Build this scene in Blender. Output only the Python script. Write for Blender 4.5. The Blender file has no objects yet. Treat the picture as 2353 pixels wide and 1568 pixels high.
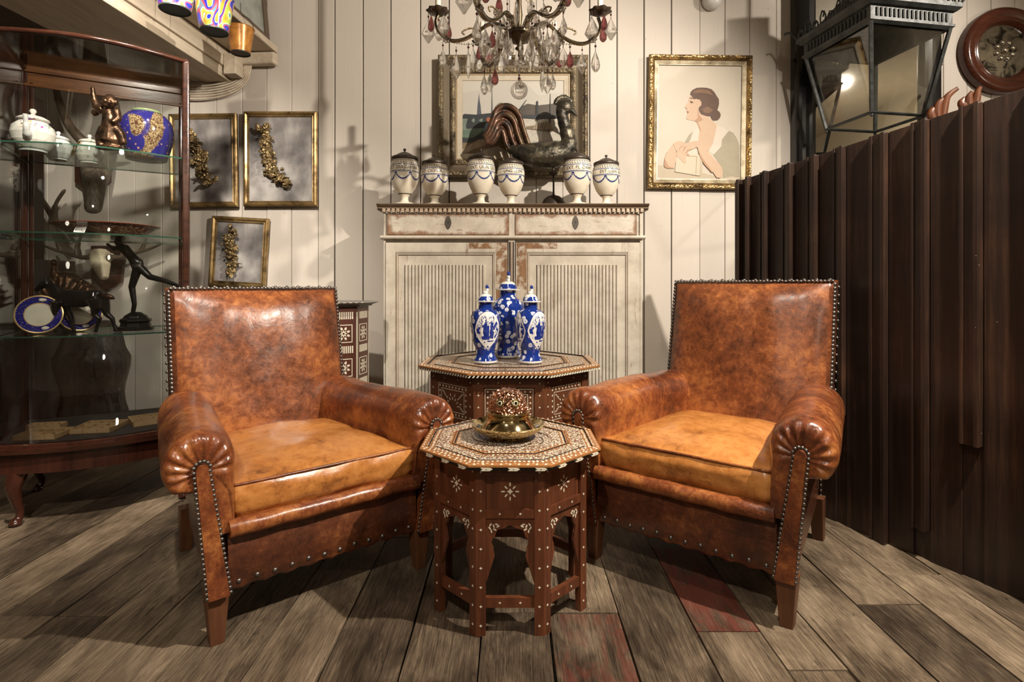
import bpy, math, random
from mathutils import Vector, Matrix, noise as mnoise
R = math.radians; PI = math.pi
random.seed(7)
sc = bpy.context.scene
COL = sc.collection
FPX, CX, HY, CZ = 1280.0, 1176.5, 655.0, 0.92      # focal length (px), centre, horizon row, eye height

def P(px, py, Y):
    return Vector(((px-CX)/FPX*Y, Y, CZ-(py-HY)/FPX*Y))

# ---------------------------------------------------------------- camera
cd = bpy.data.cameras.new('camera'); cam = bpy.data.objects.new('camera', cd); COL.objects.link(cam)
cam.location = (0, 0, CZ); cam.rotation_euler = (R(90), 0, 0)
cd.sensor_width = 36; cd.lens = FPX/2353*36
cd.shift_y = -(784-HY)/2353.0
cd.clip_start = .02
sc.camera = cam
# ---------------------------------------------------------------- world, exposure
w = bpy.data.worlds.new('world'); sc.world = w; w.use_nodes = True
w.node_tree.nodes['Background'].inputs[0].default_value = (1, .86, .68, 1)
w.node_tree.nodes['Background'].inputs[1].default_value = .10
sc.view_settings.view_transform = 'Standard'; sc.view_settings.look = 'None'
sc.view_settings.exposure = 0.0; sc.view_settings.gamma = 1.0
sc.view_settings.use_curve_mapping = False
sc.cycles.use_denoising = True
sc.cycles.max_bounces = 7; sc.cycles.transparent_max_bounces = 18; sc.cycles.adaptive_threshold = .02
sc.cycles.caustics_reflective = False; sc.cycles.caustics_refractive = False
sc.cycles.sample_clamp_indirect = 4
# ---------------------------------------------------------------- lamps (ceiling spots and added fill lights)
WARM = (1, .90, .77)
def spot(loc, tgt, power, ang=70, blend=.5, rad=.03, col=WARM):
    l = bpy.data.lights.new('ceiling_or_fill_spot', 'SPOT'); o = bpy.data.objects.new('ceiling_or_fill_spot', l); COL.objects.link(o)
    o.location = loc; o.rotation_euler = (Vector(tgt)-Vector(loc)).to_track_quat('-Z', 'Y').to_euler()
    l.energy = power; l.spot_size = R(ang); l.spot_blend = blend; l.shadow_soft_size = rad; l.color = col
    return o
spot((1.50, .85, 2.55), (-.45, 2.4, .7), 420, 125, .5, .022)
spot((-.95, 1.05, 2.6), (-2.0, 2.8, .75), 300, 80, .9, .03)  # extra spot, added to brighten the display cabinet and wall behind
spot((3.0, 1.9, 2.75), (2.0, 3.5, 2.0), 120, 90, .8, .03)
spot((.10, .75, 2.75), (1.15, 2.1, .6), 60, 70, .8, .03)
spot((.9, 1.5, 2.8), (.3, 3.5, 1.5), 18, 90, .8, .03)
spot((-1.15, 1.9, 2.35), (-2.0, 2.75, 1.3), 80, 100, .9, .03)  # fill spot, added to lighten the inside of the cabinet
spot((-.4, -.9, 2.8), (-.7, .9, 0), 175, 85, .9, .05)  # fill spot, added to brighten the floor at front left
def add_fill(loc, power, rad=.12):  # unseen point light added as fill, no pendant hangs there
    l = bpy.data.lights.new('fill_light', 'POINT'); o = bpy.data.objects.new('fill_light', l); COL.objects.link(o)
    o.location = loc; l.energy = power; l.shadow_soft_size = rad; l.color = (1, .88, .72)
add_fill((1.6, -2.2, 2.2), 30); add_fill((-1.6, -2.2, 2.2), 20); add_fill((3.6, 1.2, 2.0), 30, .04)  # added to lift the front walls, ceiling and the tall mirror's reflection

# ================================================================= mesh helper
class MB:
    def __init__(s): s.v=[]; s.f=[]; s.m=[]; s.s=[]; s.T=Matrix.Identity(4)
    def add(s, vs, fs, mi=0, sm=False):
        n=len(s.v)
        s.v += [s.T @ Vector(p) for p in vs]
        s.f += [tuple(i+n for i in f) for f in fs]
        s.m += [mi]*len(fs); s.s += [sm]*len(fs)
    def box(s, a, b, mi=0):
        x0,y0,z0=a; x1,y1,z1=b
        x0,x1=min(x0,x1),max(x0,x1); y0,y1=min(y0,y1),max(y0,y1); z0,z1=min(z0,z1),max(z0,z1)
        s.add([(x0,y0,z0),(x1,y0,z0),(x1,y1,z0),(x0,y1,z0),(x0,y0,z1),(x1,y0,z1),(x1,y1,z1),(x0,y1,z1)],
              [(3,2,1,0),(4,5,6,7),(0,1,5,4),(1,2,6,5),(2,3,7,6),(3,0,4,7)], mi)
    def loft(s, rings, mi=0, sm=True, closed=True, cap=True, capsm=False):
        n=len(rings[0]); vs=[p for r in rings for p in r]; fs=[]
        for i in range(len(rings)-1):
            for j in range(n if closed else n-1):
                k=(j+1)%n
                fs.append((i*n+j, i*n+k, (i+1)*n+k, (i+1)*n+j))
        s.add(vs, fs, mi, sm)
        if cap and closed:
            s.add(rings[0], [tuple(range(n))[::-1]], mi, capsm); s.add(rings[-1], [tuple(range(n))], mi, capsm)
    def lathe(s, prof, seg=24, mi=0, c=(0,0,0), sm=True, a0=0, mis=None):
        rings=[]
        for r,z in prof:
            r=max(r,1e-4)
            rings.append([(c[0]+r*math.cos(a0+2*PI*j/seg), c[1]+r*math.sin(a0+2*PI*j/seg), c[2]+z) for j in range(seg)])
        if mis is None: s.loft(rings, mi, sm)
        else:
            for i in range(len(rings)-1): s.loft(rings[i:i+2], mis[i], sm, cap=False)
            s.add(rings[0], [tuple(range(seg))[::-1]], mis[0]); s.add(rings[-1], [tuple(range(seg))], mis[-1])
    def tube(s, path, rad, seg=8, mi=0, sm=True, flat=1.0, up=None):
        path=[Vector(p) for p in path]
        if not hasattr(rad,'__len__'): rad=[rad]*len(path)
        rings=[]; prev=None
        for i,p in enumerate(path):
            t=(path[min(i+1,len(path)-1)]-path[max(i-1,0)]).normalized()
            if prev is None:
                u=Vector(up) if up else (Vector((0,0,1)) if abs(t.z)<.9 else Vector((1,0,0)))
                a=t.cross(u).normalized()
            else: a=(prev-t*prev.dot(t)).normalized()
            prev=a; b=t.cross(a)
            rings.append([tuple(p+(a*math.cos(2*PI*j/seg)+b*math.sin(2*PI*j/seg)*flat)*rad[i]) for j in range(seg)])
        s.loft(rings, mi, sm)
    def ell(s, c, r, mi=0, seg=12, rot=None):
        if not hasattr(r,'__len__'): r=(r,r,r)
        rn=max(4,seg//2); rows=[]
        for i in range(rn+1):
            th=PI*i/rn; q=max(math.sin(th),1e-3)
            row=[]
            for j in range(seg):
                p=Vector((r[0]*q*math.cos(2*PI*j/seg), r[1]*q*math.sin(2*PI*j/seg), -r[2]*math.cos(th)))
                if rot is not None: p=rot@p
                row.append(tuple(p+Vector(c)))
            rows.append(row)
        s.loft(rows, mi, True, capsm=True)
    def prism(s, poly, axis, d0, d1, mi=0, mi_side=None):
        """poly of 2D points in the plane across axis ('x','y','z')."""
        def q(p,d):
            return {'x':(d,p[0],p[1]),'y':(p[0],d,p[1]),'z':(p[0],p[1],d)}[axis]
        n=len(poly); a=[q(p,d0) for p in poly]; b=[q(p,d1) for p in poly]
        s.add(a,[tuple(range(n))],mi); s.add(b,[tuple(range(n))[::-1]],mi)
        s.add(a+b,[(i,(i+1)%n,(i+1)%n+n,i+n) for i in range(n)],mi if mi_side is None else mi_side)
    def poly(s, pts, mi=0): s.add(pts,[tuple(range(len(pts)))],mi)
    def build(s, name, mats, parent=None, bevel=0, remesh=0, subd=0, recalc=True, bseg=2):
        me=bpy.data.meshes.new(name); me.from_pydata([tuple(p) for p in s.v],[],s.f)
        if not isinstance(mats,(list,tuple)): mats=[mats]
        for m in mats: me.materials.append(m)
        me.polygons.foreach_set('material_index', s.m)
        me.polygons.foreach_set('use_smooth', s.s)
        me.update()
        if recalc:
            import bmesh
            bm=bmesh.new(); bm.from_mesh(me); bmesh.ops.recalc_face_normals(bm, faces=bm.faces); bm.to_mesh(me); bm.free()
        o=bpy.data.objects.new(name, me); COL.objects.link(o)
        if parent is not None: o.parent=parent
        if remesh:
            d=o.modifiers.new('r','REMESH'); d.mode='VOXEL'; d.voxel_size=remesh; d.use_smooth_shade=True
            q=o.modifiers.new('s','SMOOTH'); q.iterations=2; q.factor=.5
        if bevel:
            d=o.modifiers.new('b','BEVEL'); d.width=bevel; d.segments=bseg; d.limit_method='ANGLE'; d.angle_limit=R(40)
        if subd:
            d=o.modifiers.new('u','SUBSURF'); d.levels=subd; d.render_levels=subd
        return o
def tag(o, label, cat, group=None):
    o['label']=label; o['category']=cat
    if group: o['group']=group
    return o
def struct(o): o['kind']='structure'; return o
def empty(name, loc, rz=0, label=None, cat=None, group=None, sc_=1):
    o=bpy.data.objects.new(name,None); COL.objects.link(o); o.location=loc; o.rotation_euler=(0,0,rz); o.empty_display_size=.05
    o.scale=(sc_,)*3
    if label: tag(o,label,cat,group)
    return o
def dup(root, loc, rz=None, label=None):
    r=root.copy(); COL.objects.link(r); r.location=loc
    if rz is not None: r.rotation_euler=(0,0,rz)
    if label: r['label']=label
    for ch in list(root.children):
        c=ch.copy(); COL.objects.link(c); c.parent=r
        for g in list(ch.children):
            d=g.copy(); COL.objects.link(d); d.parent=c
    return r
def lerp(a,b,t): return a+(b-a)*t
def spline(pts, n=8):
    pts=[Vector(p) for p in pts]; out=[]
    for i in range(len(pts)-1):
        p0=pts[max(i-1,0)];p1=pts[i];p2=pts[i+1];p3=pts[min(i+2,len(pts)-1)]
        for k in range(n):
            t=k/n
            out.append(.5*((2*p1)+(p2-p0)*t+(2*p0-5*p1+4*p2-p3)*t*t+(3*p1-p0-3*p2+p3)*t**3))
    out.append(pts[-1]); return out

# ================================================================= materials
class NT:
    def __init__(s,name,rough=.5,metal=0,spec=.5,color=None):
        s.m=bpy.data.materials.new(name); s.m.use_nodes=True; s.t=s.m.node_tree; s.b=s.t.nodes['Principled BSDF']
        s.b.inputs['Roughness'].default_value=rough; s.b.inputs['Metallic'].default_value=metal
        s.b.inputs['Specular IOR Level'].default_value=spec
        if color: s.b.inputs['Base Color'].default_value=(*color,1)
    def n(s,typ,**kw):
        x=s.t.nodes.new(typ)
        for k,v in kw.items(): setattr(x,k,v)
        return x
    def set(s,inp,val):
        if hasattr(val,'is_linked') or isinstance(val,bpy.types.NodeSocket): s.t.links.new(val,inp)
        elif hasattr(val,'__len__') and len(val)==3 and inp.type=='RGBA': inp.default_value=(*val,1)
        else: inp.default_value=val
    def co(s,kind='Object',scale=(1,1,1),rot=(0,0,0)):
        c=s.n('ShaderNodeTexCoord'); m=s.n('ShaderNodeMapping'); s.t.links.new(c.outputs[kind],m.inputs[0])
        m.inputs['Scale'].default_value=scale; m.inputs['Rotation'].default_value=rot
        return m.outputs[0]
    def noise(s,vec,scale=5,detail=4,rough=.55,dist=0):
        x=s.n('ShaderNodeTexNoise'); s.set(x.inputs['Vector'],vec); x.inputs['Scale'].default_value=scale
        x.inputs['Detail'].default_value=detail; x.inputs['Roughness'].default_value=rough; x.inputs['Distortion'].default_value=dist
        return x.outputs['Fac']
    def vor(s,vec,scale=5,feature='F1',out='Distance',rnd=1):
        x=s.n('ShaderNodeTexVoronoi',feature=feature); s.set(x.inputs['Vector'],vec); x.inputs['Scale'].default_value=scale
        x.inputs['Randomness'].default_value=rnd
        return x.outputs[out]
    def ramp(s,fac,stops,interp='LINEAR'):
        x=s.n('ShaderNodeValToRGB'); x.color_ramp.interpolation=interp; s.set(x.inputs[0],fac)
        e=x.color_ramp.elements
        while len(e)<len(stops): e.new(.5)
        for i,(p,c) in enumerate(stops):
            if not hasattr(c,'__len__'): c=(c,c,c)
            e[i].position=p; e[i].color=(*c,1)
        return x.outputs[0]
    def mix(s,fac,a,b,mode='MIX'):
        x=s.n('ShaderNodeMix',data_type='RGBA',blend_type=mode); s.set(x.inputs[0],fac); s.set(x.inputs[6],a); s.set(x.inputs[7],b)
        return x.outputs[2]
    def math(s,op,a,b=0,c=0):
        x=s.n('ShaderNodeMath',operation=op); s.set(x.inputs[0],a); s.set(x.inputs[1],b); s.set(x.inputs[2],c); return x.outputs[0]
    def isl(s): return s.n('ShaderNodeNewGeometry').outputs['Random Per Island']
    def col(s,v): s.set(s.b.inputs['Base Color'],v); return s
    def rough(s,v): s.set(s.b.inputs['Roughness'],v); return s
    def bump(s,h,st=.3,dist=.002,prev=None):
        x=s.n('ShaderNodeBump'); x.inputs['Strength'].default_value=st; x.inputs['Distance'].default_value=dist
        s.set(x.inputs['Height'],h)
        if prev is not None: s.t.links.new(prev,x.inputs['Normal'])
        s.t.links.new(x.outputs[0],s.b.inputs['Normal']); return x.outputs[0]
def plain(name,c,rough=.5,metal=0,spec=.5):
    t=NT(name,rough,metal,spec); v=t.co()
    f=t.noise(v,30,3); t.col(t.mix(f,tuple(x*.82 for x in c),tuple(min(1,x*1.15) for x in c))); return t.m

def leather(name, dark, mid, light, bias=0., seed=0):
    t=NT(name,.38,0,.45); v=t.co(); v2=t.n('ShaderNodeVectorMath',operation='ADD'); t.set(v2.inputs[0],v); v2.inputs[1].default_value=(seed,seed*.7,seed*.3); v=v2.outputs[0]
    big=t.noise(v,4.2,5,.62,.25); fine=t.noise(v,34,8,.78,.35)
    f=t.math('ADD',t.math('MULTIPLY',big,.54),t.math('MULTIPLY',fine,.46))
    f=t.math('ADD',f,bias)
    c=t.ramp(f,[(.40,dark),(.50,mid),(.60,light)])
    st=t.co('Object',(1,1,.35)); cr=t.vor(t.mix(.07,st,t.n('ShaderNodeTexNoise').outputs['Color']),26,'DISTANCE_TO_EDGE')
    crk=t.ramp(cr,[(0,1.),(.035,0.)])
    msk=t.ramp(t.noise(v,7,3),[(.52,0.),(.66,1.)])
    k=t.math('MULTIPLY',t.math('MULTIPLY',crk,msk),.4)
    for ax,(sx,sy,sz) in enumerate(((3,3,34),(34,10,4),(14,14,26))):
        sc_n=t.noise(t.co('Object',(sx,sy,sz),(.3*ax,.4,.5*ax)),3.2,3,.55,1.3); k=t.math('MAXIMUM',k,t.math('MULTIPLY',t.math('MULTIPLY',t.ramp(sc_n,[(.485,0.),(.5,1.),(.515,0.)]),t.ramp(t.noise(v,9+ax*3,3,.6),[(.54,0.),(.66,1.)])),.5))
    c=t.mix(k,c,tuple(min(1,x*1.25) for x in light))
    spot_=t.ramp(t.noise(v,11,2,.4,.3),[(.66,0.),(.74,1.)])
    c=t.mix(t.math('MULTIPLY',spot_,.35),c,dark)
    t.col(c)
    t.rough(t.ramp(fine,[(.3,.22),(.75,.46)])); t.b.inputs['Coat Weight'].default_value=.25; t.b.inputs['Coat Roughness'].default_value=.22
    h=t.math('ADD',t.math('MULTIPLY',t.noise(v,90,4,.6),.25),t.math('MULTIPLY',t.noise(v,10,5,.6,.6),1.5))
    h=t.math('SUBTRACT',h,t.math('MULTIPLY',crk,.02))
    t.bump(h,.5,.0035)
    return t.m
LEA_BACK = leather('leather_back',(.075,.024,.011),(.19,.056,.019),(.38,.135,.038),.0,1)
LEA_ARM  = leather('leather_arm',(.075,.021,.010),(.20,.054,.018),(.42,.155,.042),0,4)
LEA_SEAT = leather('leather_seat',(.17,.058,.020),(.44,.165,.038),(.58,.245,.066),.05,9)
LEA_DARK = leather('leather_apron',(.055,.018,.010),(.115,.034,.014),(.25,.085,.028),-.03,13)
def wood(name,dark,light,scale=1.,axis='z',rough=.35,spec=.5,isl=.0,bump=.15):
    t=NT(name,rough,0,spec); s={'z':(14,14,1.2),'y':(14,1.2,14),'x':(1.2,14,14)}[axis]
    v=t.co('Object',tuple(q*scale for q in s)); g=t.noise(v,2.4,6,.65,.5); g2=t.noise(t.co(),6,3)
    f=t.math('ADD',t.math('MULTIPLY',g,.75),t.math('MULTIPLY',g2,.25))
    if isl: f=t.math('ADD',f,t.math('MULTIPLY',t.math('SUBTRACT',t.isl(),.5),isl))
    t.col(t.ramp(f,[(.32,dark),(.68,light)])); t.bump(g,bump,.002); return t.m
WOOD_TABLE=wood('wood_table',(.055,.018,.010),(.165,.052,.021),1.4,'z',.3)
WOOD_WALN=wood('wood_walnut',(.085,.030,.014),(.17,.060,.026),1,'z',.35)
WOOD_EDGE=wood('wood_edge',(.28,.11,.035),(.44,.19,.06),1,'x',.35)
WOOD_MAHO=wood('wood_mahogany',(.020,.007,.005),(.060,.017,.009),1,'z',.14,.6)
WOOD_MAHO2=wood('wood_mahogany_rail',(.012,.005,.004),(.050,.016,.008),1,'x',.18,.5)
WOOD_LEG=wood('wood_chair_leg',(.08,.030,.014),(.16,.062,.027),1,'z',.4)
WOOD_CARVE=wood('wood_carved',(.14,.04,.016),(.34,.11,.04),1,'z',.35)
BONE=plain('bone_inlay',(.72,.66,.52),.4)
BLACK=plain('black_line',(.012,.010,.009),.4)
NAIL=NT('nail_metal',.32,.85,.5,(.17,.15,.135)).m
IRON=plain('dark_iron',(.035,.035,.036),.45,.6)
WIRE=plain('wire_steel',(.06,.055,.05),.4,.8)
def mk_bronze():
    t=NT('bronze',.3,.8); v=t.co(); t.col(t.ramp(t.noise(v,22,4),[(.35,(.03,.018,.012)),(.7,(.20,.105,.06))])); t.bump(t.noise(v,60,4),.5,.004); return t.m
BRONZE=mk_bronze()
BRONZE_BLACK=plain('bronze_black',(.018,.015,.013),.25,.5)
def mk_mosaic():
    t=NT('mosaic_inlay',.3,0,.5); v=t.co()
    d=t.vor(v,150); n=t.noise(v,75,2,.5,2.5)
    a=t.ramp(d,[(.36,1.),(.50,0.)]); b=t.ramp(n,[(.46,0.),(.5,1.),(.54,0.)])
    f=t.math('MAXIMUM',a,t.math('MULTIPLY',b,.6))
    t.col(t.mix(f,(.15,.055,.024),(.80,.72,.56))); t.rough(.28); return t.m
MOSAIC=mk_mosaic()
def mk_bead(name,base,sc_=120):
    t=NT(name,.35); v=t.co(); d=t.vor(v,sc_,rnd=.25); t.col(t.mix(t.ramp(d,[(.30,1.),(.38,0.)]),base,(.80,.72,.56))); return t.m
BEADBAND=mk_bead('bead_band',(.28,.11,.035),85)
def mk_wall():
    t=NT('plank_paint',.55,0,.35); v=t.co(); 
    g=t.noise(t.co('Object',(30,30,1.0)),2.5,5,.6); b=t.noise(v,1.6,3)
    c=t.mix(t.math('ADD',t.math('MULTIPLY',t.isl(),.5),t.math('MULTIPLY',b,.5)),(.53,.48,.42),(.65,.59,.525))
    c=t.mix(t.ramp(g,[(.60,0.),(.80,.35)]),c,(.40,.34,.25))
    hole=t.ramp(t.vor(v,13),[(.022,1.),(.04,0.)]); hm=t.ramp(t.noise(v,3.1,1),[(.50,0.),(.54,1.)])
    c=t.mix(t.math('MULTIPLY',hole,hm),c,(.05,.03,.02))
    t.col(c); t.bump(g,.22,.003); return t.m
WALL=mk_wall()
GAP=NT('gap_dark',.9,0,.1,(.018,.014,.010)).m
def mk_beam():
    t=NT('beam_paint',.6,0,.3); v=t.co('Object',(8,1.0,8)); g=t.noise(v,3,6,.65); c=t.ramp(g,[(.3,(.46,.38,.28)),(.6,(.60,.52,.41))])
    ck=t.ramp(t.noise(t.co('Object',(26,2.2,26)),3,4,.6),[(.66,0.),(.70,1.)]); c=t.mix(t.math('MULTIPLY',ck,.65),c,(.16,.10,.06)); t.col(c); t.bump(g,.3,.004); return t.m
BEAM=mk_beam()
def mk_floor(name,red=0):
    t=NT(name,.62,0,.28); isl=t.isl()
    c=t.n('ShaderNodeTexCoord').outputs['Object']; off=t.n('ShaderNodeCombineXYZ'); t.set(off.inputs[1],t.math('MULTIPLY',isl,37)); t.set(off.inputs[0],t.math('MULTIPLY',isl,11))
    ad=t.n('ShaderNodeVectorMath',operation='ADD'); t.set(ad.inputs[0],c); t.set(ad.inputs[1],off.outputs[0])
    def mp(s):
        m=t.n('ShaderNodeMapping'); t.set(m.inputs[0],ad.outputs[0]); m.inputs['Scale'].default_value=s; return m.outputs[0]
    g=t.noise(mp((60,3.2,60)),3.0,8,.72,.5); big=t.noise(mp((3.2,1.5,3.2)),2.4,8,.68,.5); wr=t.noise(mp((80,4,80)),2.5,4,.7,.4)
    fine=t.noise(mp((170,5,170)),2.0,3,.7,.2); f=t.math('ADD',t.math('MULTIPLY',g,.30),t.math('MULTIPLY',big,.48)); f=t.math('ADD',f,t.math('MULTIPLY',t.math('SUBTRACT',fine,.5),.20));f=t.math('ADD',f,.03); f=t.math('ADD',f,t.math('MULTIPLY',t.math('SUBTRACT',isl,.5),.14)); f=t.math('ADD',f,t.math('MULTIPLY',wr,.16))
    c=t.ramp(f,[(.36,(.034,.023,.015)),(.46,(.105,.074,.048)),(.56,(.245,.180,.118)),(.68,(.46,.355,.24))])
    dk=t.ramp(t.noise(mp((22,1.5,22)),2.0,3,.5,.4),[(.66,0.),(.74,1.)]); c=t.mix(t.math('MULTIPLY',dk,.75),c,(.035,.022,.014))
    ck=t.math('MULTIPLY',t.ramp(t.noise(mp((13,.9,13)),2.2,4,.6,.5),[(.488,0.),(.5,1.),(.512,0.)]),t.ramp(t.noise(mp((5,1.3,5)),2,2),[(.50,0.),(.58,1.)])); c=t.mix(t.math('MULTIPLY',ck,.85),c,(.02,.013,.009))
    kn=t.ramp(t.vor(mp((4.5,1.6,4.5)),1.0),[(.04,1.),(.11,0.)]); c=t.mix(t.math('MULTIPLY',kn,.8),c,(.03,.02,.013))
    if red:
        m=t.ramp(t.noise(mp((9,3.2,9)),1.8,6,.7,.6),[(.47-red*.12,0.),(.62-red*.12,1.)]); c=t.mix(t.math('MULTIPLY',m,.42+.28*red),c,(.20,.042,.028))
    t.col(c); h=t.math('ADD',g,t.math('MULTIPLY',wr,.6)); h=t.math('SUBTRACT',h,t.math('MULTIPLY',dk,.5)); t.bump(h,.8,.008); t.rough(t.ramp(big,[(.3,.45),(.7,.75)])); return t.m
FLOOR=mk_floor('floor_planks'); FLOOR_RED=mk_floor('floor_planks_red',.25); FLOOR_RED2=mk_floor('floor_planks_deep_red',1.)
def mk_screen():
    t=NT('partition_wood',.36,0,.5); v=t.co('Object',(18,18,1.0)); g=t.noise(v,2.5,6,.65,.3); b=t.noise(t.co(),2.2,5,.6,.5)
    f=t.math('ADD',t.math('MULTIPLY',g,.5),t.math('MULTIPLY',b,.5))
    c=t.ramp(f,[(.36,(.012,.0075,.006)),(.54,(.030,.016,.011)),(.72,(.095,.045,.024))])
    sp=t.ramp(t.vor(t.co(),24),[(.022,1.),(.032,0.)]); sm=t.ramp(t.noise(t.co(),2.1,2),[(.55,0.),(.6,1.)]); c=t.mix(t.math('MULTIPLY',sp,sm),c,(.6,.55,.45))
    t.col(c); t.bump(g,.4,.003); return t.m
SCREEN=mk_screen()
def mk_paint():
    t=NT('worn_cream_paint',.55,0,.3); v=t.co('Object',(14,14,2.2)); n1=t.noise(v,3,6,.7,.4); n2=t.noise(t.co(),9,5,.65)
    c=t.ramp(n2,[(.3,(.42,.37,.30)),(.6,(.60,.54,.45))])
    br=t.mix(t.noise(t.co(),25,3),(.13,.06,.03),(.27,.13,.06))
    c=t.mix(t.ramp(n1,[(.60,0.),(.72,.75)]),c,br)
    t.col(c); t.bump(n1,.25,.003); return t.m
PAINT=mk_paint()
def mk_paint_edge(name,wear=.09,flip=False):
    # paint worn back to wood along the border of the board (drawer fronts, inner door stiles)
    t=NT(name,.55,0,.3); n2=t.noise(t.co(),9,5,.65); n1=t.noise(t.co('Object',(3,3,14)),3,6,.7,.4); n3=t.noise(t.co(),16,5,.7)
    c=t.ramp(n2,[(.3,(.44,.39,.32)),(.6,(.62,.56,.47))]); br=t.mix(t.noise(t.co(),25,3),(.13,.06,.03),(.30,.14,.06))
    s=t.n('ShaderNodeSeparateXYZ'); t.set(s.inputs[0],t.n('ShaderNodeTexCoord').outputs['Generated'])
    ex=t.math('MULTIPLY',t.math('MINIMUM',s.outputs[0],t.math('SUBTRACT',1,s.outputs[0])),4.5); ez=t.math('MINIMUM',s.outputs[2],t.math('SUBTRACT',1,s.outputs[2]))
    e=t.math('MINIMUM',ex,ez); e=t.math('ADD',e,t.math('MULTIPLY',t.math('SUBTRACT',n3,.5),.55))
    f=t.ramp(e,[(0,1.),(wear,.75),(wear*2.2,0.)]); c=t.mix(f,c,br); c=t.mix(t.ramp(n1,[(.58,0.),(.68,.8)]),c,br); t.col(c); t.bump(n1,.25,.003); return t.m
PAINT_EDGE=mk_paint_edge('worn_drawer_paint')
WORN=wood('bare_worn_wood',(.22,.10,.045),(.42,.30,.21),1,'z',.5)
def mk_china():
    t=NT('cream_china',.16,0,.5); v=t.co(); n=t.noise(v,14,4); t.col(t.ramp(n,[(.3,(.72,.64,.50)),(.6,(.84,.78,.66))])); return t.m
CHINA=mk_china()
BLUE_LINE=plain('blue_glaze',(.035,.055,.20),.2); INK=plain('ink_glaze',(.045,.03,.03),.3)
LIDM=plain('pewter_lid',(.075,.058,.045),.42,.5)
def mk_blue(name,bg=(.010,.034,.23)):
    t=NT(name,.07,0,.6); v=t.co()
    vo=t.n('ShaderNodeTexVoronoi'); t.set(vo.inputs['Vector'],v); vo.inputs['Scale'].default_value=38
    d=vo.outputs['Distance']; n=t.noise(v,130,2)
    fl=t.ramp(t.math('ADD',d,t.math('MULTIPLY',t.math('SUBTRACT',n,.5),.28)),[(.0,0.),(.07,0.),(.09,1.),(.38,1.),(.42,0.)])
    pet=t.vor(v,100,'DISTANCE_TO_EDGE'); fl=t.math('MULTIPLY',fl,t.ramp(pet,[(.03,.25),(.08,1.)]))
    sel=t.n('ShaderNodeSeparateColor'); t.set(sel.inputs[0],vo.outputs['Color']); fl=t.math('MULTIPLY',fl,t.ramp(sel.outputs[0],[(.12,0.),(.15,1.)]))
    b=t.mix(t.noise(v,18,3),tuple(x*.55 for x in bg),tuple(x*1.5 for x in bg)); t.col(t.mix(fl,b,(.80,.82,.86))); return t.m
BLUEWARE=mk_blue('blue_prunus_glaze')
PORC=plain('white_porcelain',(.76,.76,.74),.08)
COBALT=plain('cobalt_glaze',(.018,.04,.26),.1)
def mk_gilt(name,dark=(.085,.052,.022),light=(.46,.31,.135),bs=70,st=.8,rough=.35,metal=.75):
    t=NT(name,rough,metal); v=t.co(); n=t.noise(v,12,5,.65); t.col(t.ramp(n,[(.32,dark),(.58,light)])); t.bump(t.math('ADD',t.vor(v,bs),t.noise(v,bs*.6,3)),st,.006); return t.m
GILT=mk_gilt('gilt_smooth',bs=8,st=.12,rough=.32); GILT_ORN=mk_gilt('gilt_ornament'); GILT_OLD=mk_gilt('old_gilt_dark',(.035,.025,.016),(.22,.17,.10),60,.9,.5,.45)
GILT_PALE=mk_gilt('gilt_pale',(.25,.19,.11),(.55,.47,.33),20,.2,.4,.45)
SWAG=mk_gilt('antique_gold_leaf',(.06,.042,.022),(.46,.33,.16),90,.9,.38,.6)
BRASS=mk_gilt('polished_brass',(.42,.33,.16),(.72,.60,.34),10,.05,.09,1.); BRASS_EMB=mk_gilt('embossed_brass',(.28,.19,.08),(.72,.55,.28),150,1.,.22,1.)
COPPER=mk_gilt('embossed_copper',(.20,.09,.05),(.85,.50,.34),110,1.,.2,1.)
def glass(name,tint=(1,1,1),rough=.0,ior=1.5,gain=1.):
    m=bpy.data.materials.new(name); m.use_nodes=True; t=m.node_tree; t.nodes.remove(t.nodes['Principled BSDF'])
    o=t.nodes['Material Output']; tr=t.nodes.new('ShaderNodeBsdfTransparent'); gl=t.nodes.new('ShaderNodeBsdfGlossy'); mx=t.nodes.new('ShaderNodeMixShader'); fr=t.nodes.new('ShaderNodeFresnel')
    fr.inputs[0].default_value=ior; tr.inputs[0].default_value=(*tint,1); gl.inputs['Roughness'].default_value=rough
    mm=t.nodes.new('ShaderNodeMath'); mm.operation='MULTIPLY'; mm.inputs[1].default_value=gain
    t.links.new(fr.outputs[0],mm.inputs[0]); t.links.new(mm.outputs[0],mx.inputs[0]); t.links.new(tr.outputs[0],mx.inputs[1]); t.links.new(gl.outputs[0],mx.inputs[2]); t.links.new(mx.outputs[0],o.inputs[0]); return m
PANE=glass('window_pane_glass',(.975,.985,.98),.0,1.5,.75); LANTGLASS=glass('lantern_glass',(.97,.97,.96),.02,1.4,.14); PICGLASS=glass('picture_glass',(1,1,1),.02,1.4,.5)
SHELFGLASS=glass('shelf_glass',(.93,.97,.95),.0,1.45,.45); SHELFEDGE=NT('shelf_glass_edge',.1,0,.6,(.03,.09,.06)).m
def crystal(name,c,clear=.32):
    t=NT(name,.0,0,.6,c); t.b.inputs['Transmission Weight'].default_value=1; t.b.inputs['IOR'].default_value=1.52
    tr=t.n('ShaderNodeBsdfTransparent'); tr.inputs[0].default_value=(*[.5+.5*x for x in c],1); mx=t.n('ShaderNodeMixShader'); mx.inputs[0].default_value=clear
    t.t.links.new(t.b.outputs[0],mx.inputs[1]); t.t.links.new(tr.outputs[0],mx.inputs[2]); t.t.links.new(mx.outputs[0],t.t.nodes['Material Output'].inputs[0]); return t.m
CRYSTAL=crystal('cut_crystal',(1,1,1)); AMETHYST=crystal('amethyst_glass',(.36,.08,.09))
MIRROR=NT('mirror_silver',.03,1,.5,(.82,.80,.74)).m
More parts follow.
